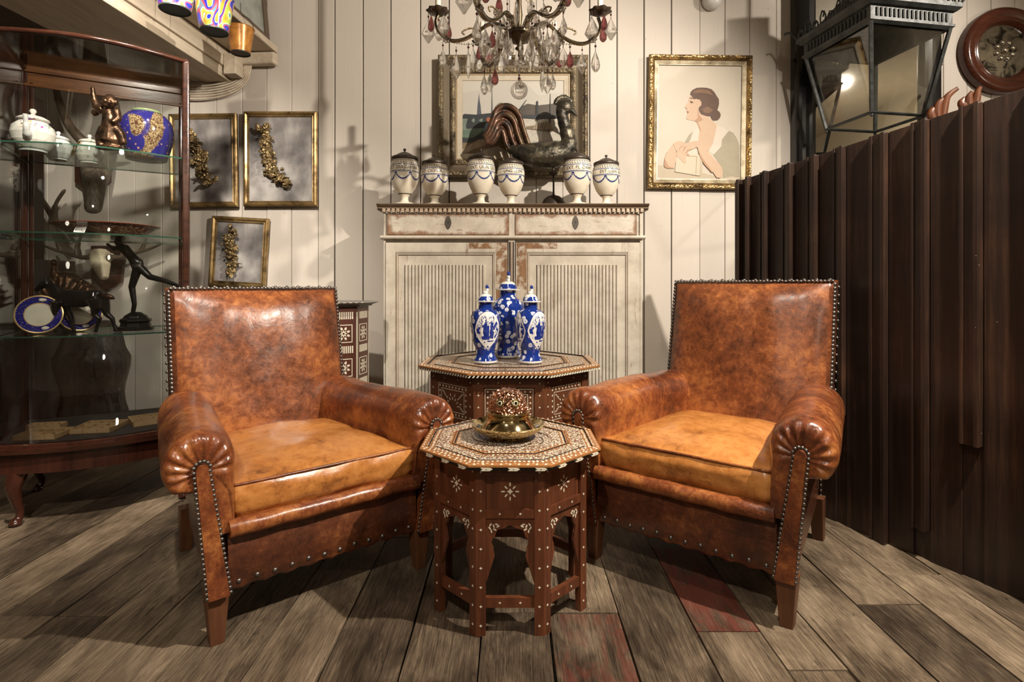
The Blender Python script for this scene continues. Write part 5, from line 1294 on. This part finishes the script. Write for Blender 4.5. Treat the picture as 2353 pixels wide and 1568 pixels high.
# ================================================================= display cabinet
CORG=Vector((-1.951,2.098,0)); CR=R(30)
def cabinet():
    o=empty('display_cabinet',CORG,CR,'tall bow-fronted mahogany and glass display cabinet on cabriole legs, full of curios','cabinet')
    Wd,Dp,bow=.624,.44,.085
    def fr(n=16,off=0.): return [(Wd*i/n, -bow*math.sin(PI*i/n)-off) for i in range(n+1)]
    H0,H1=.315,1.885
    TR=WOOD_MAHO2
    # top rails
    b=MB(); b.tube([(x,y,H1) for x,y in fr(24)],.0105,8); b.build('front_top_rail',[TR],o)
    b=MB(); b.tube([(0,0,H1),(0,Dp,H1)],.013,4,sm=False); b.tube([(Wd,0,H1),(Wd,Dp,H1)],.013,4,sm=False); b.build('side_top_rail',[TR],o)
    b=MB(); b.box((0,Dp-.01,H1-.075),(Wd,Dp+.012,H1+.006)); b.box((0.0,Dp-.018,H1-.018),(Wd,Dp-.008,H1+.008)); b.box((0,Dp-.015,H1-.08),(Wd,Dp-.008,H1-.068)); b.build('back_top_rail',[wood('warm_rail',(.07,.026,.010),(.26,.105,.035),1,'x',.2,.6)],o,.003)
    for (x,y,w_) in ((0,0,.010),(Wd,0,.016),(0,Dp,.018),(Wd,Dp,.018)):
        b=MB(); b.box((x-w_*.8,y-w_*.7,H0-.02),(x+w_*.8,y+w_*.7,H1)); 
        if y>0: sx=1 if x==0 else -1; b.box((x+sx*.018,y-.012,H0),(x+sx*.034,y+.006,H1-.06))
        b.build('post',[WOOD_MAHO2 if y==0 else WOOD_MAHO],o,.006,bseg=3)
    # base mouldings and apron
    def plate(off,z0,z1,name,m,y1=Dp+.02):
        pts=[(-off,0)]+[(lerp(-off,Wd+off,i/20),-bow*math.sin(PI*i/20)-off) for i in range(21)]+[(Wd+off,y1),(-off,y1)]
        b=MB(); b.prism(pts,'z',z0,z1,0); return b.build(name,[m],o,.005,bseg=3)
    plate(.030,.285,.303,'base_moulding',WOOD_MAHO2); plate(.018,.303,.315,'base_moulding',WOOD_MAHO); plate(.008,.205,.286,'apron',WOOD_MAHO); plate(-.012,.3155,.318,'base_lining',plain('dark_lining',(.03,.025,.022),.8),Dp-.01)
    # cabriole legs
    def leg(x,y,dx,dy):
        b=MB(); d=Vector((dx,dy,0)).normalized(); 
        path=[(0,.26,.032),(.002,.22,.036),(.016,.18,.032),(.022,.14,.025),(.012,.09,.018),(.0,.05,.014),(.004,.028,.0135),(.016,.014,.019),(.022,.006,.016)]
        pts=spline([(x+d.x*p,y+d.y*p,z) for p,z,r in path],4); rs=spline([(r,0,0) for p,z,r in path],4)
        b.tube(pts,[q.x for q in rs],10); b.ell((x+d.x*.016,y+d.y*.016,.012),(.022,.022,.012),0,12)
        b.build('leg',[WOOD_MAHO],o)
    leg(.075,.0,-1,-1); leg(Wd-.02,.01,1,-1); leg(.065,Dp-.02,-1,-.3); leg(Wd-.02,Dp-.02,1,.6)
    # glass
    b=MB(); b.loft([[(x,y,H0) for x,y in fr(24)],[(x,y,H1-.01) for x,y in fr(24)]],0,True,closed=False,cap=False); g=b.build('front_glass',[PANE],o); g.modifiers.new('t','SOLIDIFY').thickness=.003
    for x in (0,Wd):
        b=MB(); b.box((x-.0015,.02,H0),(x+.0015,Dp-.02,H1-.012)); b.build('side_glass',[PANE],o)
    b=MB(); b.box((.02,Dp-.002,H0),(Wd-.02,Dp+.001,H1-.07)); b.build('back_glass',[PANE],o)
    pts=[(x,y) for x,y in fr(24,-.004)]+[(Wd,Dp),(0,Dp)]; b=MB(); b.prism(pts,'z',H1-.004,H1-.001,0); b.build('top_glass',[PANE],o)
    for z in (1.470,1.125,.722):
        pts=[(lerp(.008,Wd-.008,i/24),-bow*math.sin(PI*i/24)*.92+.012) for i in range(25)]+[(Wd-.008,Dp-.012),(.008,Dp-.012)]
        b=MB(); b.prism(pts,'z',z-.006,z,0,1); b.build('glass_shelf',[SHELFGLASS,SHELFEDGE],o)
        b=MB()
        for x in (.016,Wd-.016): 
            for y in (.012,Dp-.03): b.tube([(x,y,z-.0125),(x,y,z-.0065)],.006,8)
        b.build('shelf_support',[WIRE],o)
cabinet()
S1,S2,S3=1.470,1.125,.722
def at(px,Y,z): return ((px-CX)/FPX*Y,Y,z)
def curios():
    def famille():
        t=NT('enamelled_china',.08,0,.6); v=t.co(); vo=t.n('ShaderNodeTexVoronoi'); t.set(vo.inputs['Vector'],v); vo.inputs['Scale'].default_value=70
        hs=t.n('ShaderNodeHueSaturation'); t.set(hs.inputs['Color'],vo.outputs['Color']); hs.inputs['Saturation'].default_value=1.1; hs.inputs['Value'].default_value=.55
        m=t.math('MULTIPLY',t.ramp(vo.outputs['Distance'],[(.25,1.),(.42,0.)]),t.ramp(t.noise(v,18,3,.6,1.),[(.52,0.),(.58,1.)]))
        ln=t.math('MULTIPLY',t.ramp(t.noise(v,26,4,.6,1.2),[(.48,0.),(.5,1.),(.52,0.)]),t.ramp(t.noise(v,14,2),[(.48,0.),(.56,1.)]))
        t.col(t.mix(t.math('MULTIPLY',ln,.8),t.mix(m,(.78,.75,.68),hs.outputs[0]),(.13,.07,.05))); return t.m
    FAM=famille()
    def teapot(px,Y,r,label,rot,spout=True,mat=FAM,metal=False):
        o=empty('teapot',at(px,Y,S1+.0005),rot,label,'teapot','white teapots on the top glass shelf'); o.scale=(1,1,1.13)
        b=MB(); b.lathe([(0,0),(r*.62,0),(r*.62,r*.10),(r*.70,r*.14),(r*.92,r*.5),(r,r*.85),(r*.93,r*1.18),(r*.66,r*1.42),(r*.52,r*1.48)],32,mis=[1,1,1,0,0,0,0,0]); b.build('body',[mat,PORC],o)
        b=MB(); b.lathe([(r*.55,r*1.46),(r*.74,r*1.52),(r*.72,r*1.58),(r*.5,r*1.70),(r*.15,r*1.78),(r*.08,r*1.84),(r*.17,r*1.96),(r*.12,r*2.06),(0,r*2.10)],28); b.build('lid',[mat],o)
        b=MB(); b.tube(spline([(-r*.85,0,r*.6),(-r*1.15,0,r*.8),(-r*1.3,0,r*1.15),(-r*1.45,0,r*1.5)],5),[r*.2]*5+[r*.15]*5+[r*.11]*6,10); b.build('spout',[BRASS if metal else PORC],o)
        b=MB(); b.tube(spline([(r*.85,0,r*1.25),(r*1.3,0,r*1.4),(r*1.5,0,r*1.0),(r*1.25,0,r*.55),(r*.88,0,r*.45)],6),r*.09,8); b.build('handle',[PORC],o)
    teapot(76,2.31,.076,'painted white teapot with straight spout, nearest on top glass shelf',R(118),True)
    teapot(134,2.46,.054,'white teapot with gilt metal spout, second along the top glass shelf',R(-160),True,PORC,True)
    teapot(206,2.53,.056,'small white teapot behind the bronze boy figure',R(150))
    # cloisonne vase
    t=NT('cloisonne',.12,.15,.6); v=t.co(); f=t.vor(v,190); big=t.noise(v,7,1,.3,.8); m=t.ramp(big,[(.47,0.),(.50,1.)]); c1=t.mix(t.ramp(t.math('ADD',t.vor(v,48),t.math('MULTIPLY',t.noise(v,120,2),.35)),[(.30,1.),(.42,0.)]),(.030,.028,.22),(.55,.30,.20)); c2=t.mix(t.ramp(t.noise(v,75,3,.6,2.2),[(.46,0.),(.54,1.)]),(.42,.31,.16),(.10,.045,.03)); t.col(t.mix(m,c1,c2)); CL=t.m
    o=empty('ginger_jar',at(337,2.455,S1+.0005),0,'bulbous blue and gold enamelled vase at right of top glass shelf','vase')
    b=MB(); b.lathe([(0,0),(.078,0),(.080,.012),(.090,.04),(.102,.09),(.104,.13),(.095,.17),(.070,.198),(.052,.204),(.052,.212),(.046,.214),(.044,.20)],40); b.build('body',[CL],o)
    b=MB(); b.lathe([(.050,.203),(.055,.208),(.055,.214),(.046,.216),(.044,.208)],32); b.build('rim',[plain('green_rim',(.28,.36,.18),.2)],o)
    # bronze boy
    o=empty('bronze_figure',at(250,2.26,S1+.0005),0,'bronze laughing child figure raising one arm, on top glass shelf','figurine')
    b=MB(); b.ell((0,0,.006),(.055,.035,.010),0,16); b.ell((.01,0,.035),(.040,.03,.035),0,12); b.tube([(.0,0,.03),(.005,0,.08),(.008,0,.12),(.0,0,.16)],[.040,.032,.030,.022],12)
    b.tube([(.03,0,.155),(.045,-.01,.12),(.035,-.03,.10)],[.018,.015,.010],8); b.tube([(-.022,0,.158),(-.045,-.004,.17),(-.055,-.006,.20),(-.060,-.006,.235)],[.020,.019,.012,.009],8); b.ell((-.061,-.006,.243),(.010,.009,.011),0,8)
    b.tube([(.02,0,.09),(.05,0,.06),(.06,0,.02)],[.022,.018,.014],8); b.tube([(-.01,-.01,.08),(-.025,-.02,.04),(-.02,-.02,.01)],[.022,.017,.014],8); b.tube([(-.045,0,.165),(-.058,.004,.15),(-.066,.0,.14)],[.012,.016,.010],6)
    b.build('body',[BRONZE],o,remesh=.004)
    b=MB(); b.ell((0,0,0),(.024,.022,.026),0,14); b.ell((0,-.021,-.002),(.005,.006,.006),0,8); b.ell((-.01,-.017,-.006),(.009,.008,.008),0,8); b.ell((.01,-.017,-.006),(.009,.008,.008),0,8); b.ell((0,-.016,-.016),(.010,.007,.006),0,8)
    for s in (-1,1): b.ell((s*.0245,0,-.002),(.004,.007,.009),0,8); b.ell((s*.009,-.0205,.006),(.005,.004,.002),0,6)
    b.ell((0,.004,.022),(.013,.013,.008),0,8)
    h=b.build('head',[BRONZE],o,remesh=.0022); h.location=(.010,-.010,.188); h.scale=(1.2,1.2,1.15)
    # platter and tag
    t=NT('imari_platter',.1,0,.6); v=t.co(); n=t.noise(v,34,2,.5,2.2); t.col(t.ramp(n,[(.44,(.16,.035,.02)),(.5,(.55,.42,.26)),(.56,(.10,.03,.02))])); PL=t.m
    cx,cy,_=at(246,2.40,0); o=empty('platter',(cx,cy,S2+.0005),0,'wide shallow red and gold patterned platter with paper tag, middle glass shelf','dish')
    b=MB(); b.lathe([(0,.0),(.125,0),(.128,.006),(.150,.020),(.176,.038),(.195,.0465),(.197,.049),(.194,.050),(.17,.042),(.12,.012),(0,.010)],64,mis=[0,0,0,0,0,1,1,1,0,0]); b.build('dish',[PL,plain('red_rim',(.30,.06,.03),.15)],o)
    b=MB(); b.box((-.021,-.001,-.0185),(.021,0,.0185)); b.poly([(-.0205,-.0012,.002),(-.0205,-.0012,.0026),(.01,-.0012,.0026),(.01,-.0012,.002)],1); tg=b.build('price_tag',[plain('paper_white',(.72,.71,.69),.6),INK],o); tg.location=(.012,-.163,.021); tg.rotation_euler=(R(-24),R(4),R(4))
    me=text_mesh('P8324',.014); me.name='lettering'; x=bpy.data.objects.new('lettering',me); me.materials.append(INK); COL.objects.link(x); x.parent=tg; x.location=(0.001,-.0016,-.008); x.rotation_euler=(R(90),R(180),0)
    # horse
    o=empty('bronze_horse',at(178,2.31,S3+.0005),R(2),'dark bronze walking horse figure on lower glass shelf','figurine')
    b=MB(); s=1
    b.tube(spline([(-.075,0,.145),(-.03,0,.142),(.02,0,.138),(.065,0,.146),(.088,0,.140)],4),[.030]*3+[.036]*3+[.035]*3+[.033]*3+[.034]*3+[.036,.024],14,flat=.72,up=(0,1,0))
    b.tube(spline([(-.075,0,.150),(-.100,0,.185),(-.122,0,.208)],4),[.034,.031,.028,.025,.023,.021,.019,.018,.017],12,flat=.6,up=(0,1,0))
    b.tube([(-.118,0,.210),(-.140,0,.197),(-.166,0,.178)],[.018,.015,.009],10); b.ell((-.166,0,.178),(.010,.009,.009),0,8)
    for sy in (-1,1): b.tube([(-.116,sy*.008,.222),(-.114,sy*.009,.238)],[.005,.001],6)
    for (x,y,pts) in ((-.070,-.018,[(0,.13),(-.006,.09),(-.002,.062),(-.008,.03),(-.002,.008)]),(-.062,.018,[(0,.13),(.010,.09),(.022,.062),(.030,.03),(.036,.008)]),(.078,-.018,[(0,.14),(.010,.10),(.004,.075),(.024,.058),(.014,.03),(.010,.008)]),(.086,.018,[(0,.14),(.014,.10),(.022,.075),(.044,.055),(.05,.03),(.058,.008)])):
        n=len(pts); b.tube([(x+a,y,z) for a,z in pts],[.026,.015,.0105,.008,.0065,.0065][:n] if n==5 else [.030,.020,.013,.010,.0075,.0065],8); b.ell((x+pts[-1][0]-.002,y,.007),(.010,.008,.007),0,8)
    b.build('body',[BRONZE_BLACK],o,remesh=.0035)
    b=MB(); b.tube(spline([(.098,0,.152),(.125,0,.150),(.150,0,.140)],4),[.008,.010,.012,.012,.011,.010,.009,.006,.003],8); b.build('tail',[BRONZE],o)
    b=MB(); b.tube([(-.118,0,.226),(-.100,0,.212),(-.080,0,.185)],[.003,.006,.003],6); b.build('mane',[BRONZE],o)
    # rearing group behind
    o=empty('bronze_group',at(160,2.50,S3+.0005),0,'large ribbed bronze rock group with small figure, behind the horse','figurine')
    b=MB(); b.ell((0,0,.05),(.09,.06,.05),0,14); b.ell((.0,0,.14),(.13,.05,.095),0,16); b.ell((-.02,0,.20),(.09,.04,.06),0,12); b.ell((-.06,0,.17),(.06,.04,.05),0,12); b.ell((.07,0,.15),(.07,.04,.06),0,12); b.tube([(-.05,-.02,.20),(-.045,-.03,.25),(-.045,-.03,.28)],[.022,.018,.012],10); b.ell((-.045,-.03,.295),(.016,.016,.018),0,10)
    for q in range(14): a=PI*q/13; b.tube([(.04*math.cos(a),-.045,.08+.02*math.sin(a)),(.14*math.cos(a),-.035,.12+.12*math.sin(a))],[.009,.006],6)
    b.build('body',[BRONZE],o,remesh=.0045)
    # dancer
    o=empty('bronze_dancer',at(312,2.44,S3+.0005),0,'black bronze dancer balancing on one leg with other stretched back','figurine')
    K=2.44/FPX; q=lambda px,py,y=0:((px-312)*K,y,CZ-(py-HY)*K-S3)
    b=MB(); b.tube([q(305,722),q(309,700),q(303,660),q(318,612)],[.009,.010,.014,.021],10); b.ell(q(303,724,-.006),(.010,.018,.008),0,8)
    b.tube([q(318,612),q(345,637),q(380,646),q(415,660)],[.020,.014,.011,.007],10); b.ell(q(316,606),(.026,.02,.024),0,12)
    b.tube([q(316,606),q(300,588),q(284,570)],[.022,.019,.021],12); b.tube([q(284,566),q(262,574),q(245,560)],[.012,.009,.006],8); b.tube([q(284,570,.02),q(290,600,.03),q(300,630,.03)],[.011,.008,.006],8); b.ell(q(272,556),(.017,.016,.020),0,12); b.tube([q(284,568),q(274,560)],.010,8)
    b.build('body',[BRONZE_BLACK],o,remesh=.0035)
    b=MB(); b.lathe([(0,0),(.070,0),(.070,.014),(.060,.018),(.056,.034),(.062,.038),(.060,.048),(.048,.054),(.044,.062),(.02,.078),(0,.08)],8,sm=False); b.build('plinth',[BRONZE_BLACK],o,.002)
    # two plates leaning
    t=NT('cobalt_border',.08,0,.6); v=t.co(); t.col(t.mix(t.ramp(t.vor(v,160),[(.15,1.),(.25,0.)]),(.012,.012,.16),(.35,.28,.25))); CB=t.m
    for px,py,Y,lab in ((90,722,2.255,'small cobalt bordered plate propped at left of the bronze horse'),(184,720,2.375,'small cobalt bordered plate propped behind the bronze horse')):
        r=.078; p=P(px,py,Y); o=empty('small_plate',(p.x,p.y,S3+.0005),R(36),lab,'plate','pair of blue bordered plates')
        b=MB(); T=Matrix.Translation((0,.0,r*.99))@Matrix.Rotation(R(-90+14),4,'X')@Matrix.Rotation(R(0),4,'Z'); b.T=Matrix.Translation((0,0,r*.985))@Matrix.Rotation(R(90-12),4,'X')
        b.lathe([(0,.002),(r*.58,.002),(r*.60,.004),(r*.62,.004),(r*.93,.009),(r*.96,.0095),(r,.0085),(r*.97,.002),(r*.55,-.004),(0,-.004)],48,mis=[2,1,1,0,1,1,1,1,2]); 
        for aa in (80,-70):
            T=b.T; b.T=T@Matrix.Translation((r*.78*math.cos(R(aa)),r*.78*math.sin(R(aa)),.0072)); b.ell((0,0,0),(.014,.008,.001),2,10); b.T=T
        b.build('plate',[CB,plain('gold_line',(.60,.42,.18),.2,.5),plain('plate_white',(.60,.56,.46),.15)],o)
    # printers trays in the base
    LW=wood('tray_wood',(.42,.25,.11),(.68,.47,.25),1,'x',.5); DK=plain('tray_felt',(.02,.016,.014),.9)
    import itertools
    O=CORG; Rz=Matrix.Rotation(CR,4,'Z')
    def tray(x,y,rot,w,d,nx,ny,label,tilt=0):
        p=O+Rz@Vector((x,y,0)); o=empty('printers_tray',(p.x,p.y,.3185),CR+R(rot),label,'tray','divided wooden trays in the cabinet base'); o.rotation_euler=(R(tilt),0,CR+R(rot))
        b=MB(); h=.022
        b.box((-w/2,-d/2,0),(w/2,d/2,.003),1)
        for yy in (-d/2,d/2-.004): b.box((-w/2,yy,0),(w/2,yy+.004,h))
        for xx in (-w/2,w/2-.004): b.box((xx,-d/2,0),(xx+.004,d/2,h))
        for i in range(1,nx): xx=-w/2+w*i/nx; b.box((xx-.001,-d/2,.002),(xx+.001,d/2,h-.002))
        for i in range(1,ny): yy=-d/2+d*i/ny; b.box((-w/2,yy-.001,.002),(w/2,yy+.001,h-.002))
        b.build('case',[LW,DK],o)
        rnd=random.Random(int(x*1000)); b=MB()
        for i in range(nx):
            for j in range(ny):
                for q in range(rnd.randint(0,3)):
                    xx=-w/2+w*(i+.5)/nx+rnd.uniform(-.3,.3)*w/nx; yy=-d/2+d*(j+.5)/ny+rnd.uniform(-.25,.25)*d/ny; b.ell((xx,yy,.007),(rnd.uniform(.003,.009),.003,.003),rnd.randint(0,1),6,Matrix.Rotation(rnd.uniform(0,3),3,'Z'))
        s=b.build('trinkets',[PORC,plain('red_trinket',(.35,.08,.05),.4)],o); s['kind']='stuff'
    tray(.14,.045,-22,.15,.12,4,2,'light wooden divided tray, leftmost in the cabinet base')
    tray(.12,.20,-18,.13,.05,5,1,'narrow slotted wooden tray behind the leftmost tray')
    tray(.315,.075,-20,.15,.15,3,3,'dark lined nine-compartment tray in middle of the cabinet base',0)
    tray(.48,.12,12,.13,.15,3,3,'compartment tray at right of cabinet base, nearest the armchair')
curios()

def behind_cabinet():
    # dark carved trunk standing on the floor behind the display cabinet
    X,Y=at(213,3.12,0)[:2]
    b=MB(); rings=[]
    for i in range(15):
        z=.72*i/14; r=.155+.02*math.sin(i*.8)+(.02 if 3<i<11 else 0)-(.05 if i==14 else 0); rings.append([(X+r*(1+.10*mnoise.noise(Vector((math.cos(2*PI*j/28)*2,math.sin(2*PI*j/28)*2,z*3)))+.04*math.sin(j*2.1))*math.cos(2*PI*j/28),Y+r*.8*math.sin(2*PI*j/28),z) for j in range(28)])
    b.loft(rings,0,True); t=NT('blackened_wood',.25,0,.6); v=t.co('Object',(6,6,1.5)); n=t.noise(v,3,5,.65,.8); t.col(t.ramp(n,[(.4,(.010,.008,.007)),(.7,(.055,.035,.025))])); t.bump(n,.8,.015)
    tag(b.build('carved_log',[t.m]),'glossy black carved log sculpture standing behind display cabinet','sculpture')
    HORN=wood('horn_dark',(.035,.025,.018),(.13,.09,.06),1,'z',.35); BN=plain('skull_bone',(.58,.50,.36),.5); HIDE=mk_hide()
    K=3.3/FPX
    def q(px,py,Y=3.3): p=P(px,py,Y); return p
    c=q(215,400,3.44); o=empty('animal_head_mount',c,0,'dark animal head mount with long curving horns, seen through the glass cabinet','trophy')
    def rel(px,py,Y): return P(px,py,Y)-c
    b=MB(); b.tube([rel(225,350,3.45),rel(222,380,3.36),rel(218,430,3.26),rel(214,478,3.22)],[.10,.085,.055,.044],14); b.ell(rel(214,480,3.22),(.045,.04,.03),0,12); b.tube([rel(205,352,3.4),rel(185,346,3.38),rel(168,340,3.38)],[.03,.028,.006],8,flat=.5); b.tube([rel(250,352,3.4),rel(275,346,3.38),rel(300,342,3.38)],[.03,.028,.006],8,flat=.5); b.build('head',[HIDE],o,remesh=.008)
    for pts in (((212,350,3.42),(190,325,3.38),(160,290,3.36),(140,245,3.36),(128,200,3.38),(122,160,3.40)),((232,350,3.42),(252,325,3.38),(262,300,3.36),(268,260,3.38),(262,215,3.40),(262,180,3.42))):
        sp=spline([rel(*p) for p in pts],5); b=MB(); b.tube(sp,[lerp(.034,.012,i/len(sp)) for i in range(len(sp))],12); b.build('horn',[HORN],o)
    b=MB(); b.prism([(rel(180,350,3.5).x,rel(0,350,3.5).z),(rel(258,350,3.5).x,rel(0,350,3.5).z),(rel(258,420,3.5).x,rel(0,420,3.5).z),(rel(220,450,3.5).x,rel(0,450,3.5).z),(rel(180,420,3.5).x,rel(0,420,3.5).z)],'y',.03,.055,0); b.build('shield',[WOOD_MAHO],o,.004)
    c=q(232,610,3.44); o=empty('antler_mount',c,0,'pale skull with broad dark antlers on wooden shield, seen below the head mount','trophy')
    b=MB(); b.tube([rel(228,585,3.40),rel(232,610,3.36),rel(240,640,3.34)],[.060,.050,.022],12); b.ell(rel(212,590,3.38),(.03,.03,.025),0,10); b.ell(rel(252,590,3.38),(.03,.03,.025),0,10); b.build('skull',[BN],o,remesh=.006)
    for s in (-1,1):
        f=lambda px,py,Y=3.36:rel(232+s*(232-px),py,Y)
        b=MB(); sp=spline([f(212,590),f(190,592),f(160,584),f(125,574),f(95,562)],5); b.tube(sp,[lerp(.034,.010,i/len(sp)) for i in range(len(sp))],10,flat=.5); b.tube(spline([f(180,588),f(178,565),f(186,545)],4),[.025]*3+[.02]*3+[.01]*3,8,flat=.5); b.tube([f(140,578),f(132,560),f(128,548)],[.015,.010,.003],8); b.build('antler',[HORN],o)
    b=MB(); x=lambda px:rel(px,0,3.48).x; z=lambda py:rel(0,py,3.48).z; b.prism([(x(210),z(565)),(x(270),z(565)),(x(285),z(600)),(x(278),z(650)),(x(245),z(672)),(x(212),z(640))],'y',.035,.058,0); b.build('shield',[WOOD_MAHO2],o,.004)
    # branching antler lower left of the head
    pts=spline([P(88,445,3.42),P(110,480,3.40),P(135,520,3.38),P(165,560,3.40)],6); b=MB(); b.tube(pts,[lerp(.012,.026,i/len(pts)) for i in range(len(pts))],10); b.tube(spline([P(126,505,3.39),P(128,470,3.38),P(150,435,3.38)],5),[.016]*5+[.010]*5+[.004],8)
    tag(b.build('antler_branch',[HORN]),'single forked antler hung on plank wall, slanting down toward the platter','antler')
    # dark cupboard and open shelves at far left with two swirl painted jars
    CUPD=wood('dark_cupboard_wood',(.012,.008,.006),(.035,.018,.012),1,'z',.4)
    o=empty('cupboard',(-2.98,3.20,0),0,'dark wooden cupboard with open shelves at far left behind glass cabinet','cupboard')
    b=MB(); b.box((-.33,-.24,0),(.38,.12,1.06)); b.build('body',[CUPD],o,.004)
    b=MB(); b.box((-.30,-.25,.08),(.0,-.235,1.0)); b.build('door',[CUPD],o,.004); b=MB(); b.box((.03,-.25,.08),(.34,-.235,1.0)); b.build('door',[CUPD],o,.004)
    for z in (1.40,1.75): b=MB(); b.box((-.33,-.22,z-.02),(.225,.06,z)); b.build('shelf',[CUPD],o,.003)
    b=MB(); b.box((.225,-.22,1.06),(.242,.06,2.0)); b.build('side',[CUPD],o,.003)
    t=NT('swirl_glaze',.1,0,.6); v=t.co(); n=t.noise(v,11,2,.5,2.5); t.col(t.ramp(n,[(.42,(.10,.045,.03)),(.48,(.62,.58,.50)),(.60,(.66,.62,.54)),(.64,(.12,.05,.03))])); SW=t.m
    def jr(px,Y,z,r,h,lab,name='painted_jar'):
        o=empty(name,at(px,Y,z+.0005),0,lab,'jar','painted jars on the dark open shelves'); b=MB(); b.lathe([(0,0),(r*.6,0),(r*.75,h*.1),(r,h*.5),(r*.95,h*.75),(r*.6,h*.95),(r*.6,h),(r*.52,h),(r*.52,h*.9)],32); b.build('body',[SW],o)
        b=MB(); b.lathe([(r*.62,0),(r*.62,.006),(r*.3,.02),(.006,.03),(.012,.045),(0,.05)],20); l=b.build('lid',[SW],o); l.location=(0,0,h)
    jr(10,3.08,1.40,.088,.23,'large brown and cream swirl painted jar on upper dark shelf, far left'); jr(14,3.08,1.06,.088,.17,'lower swirl painted jar on dark cupboard top, far left')
def mk_hide():
    t=NT('grey_hide',.55,0,.4); n=t.noise(t.co('Object',(20,20,6)),4,5); t.col(t.ramp(n,[(.3,(.035,.027,.02)),(.65,(.15,.12,.09))])); t.bump(n,.4,.004); return t.m
behind_cabinet()
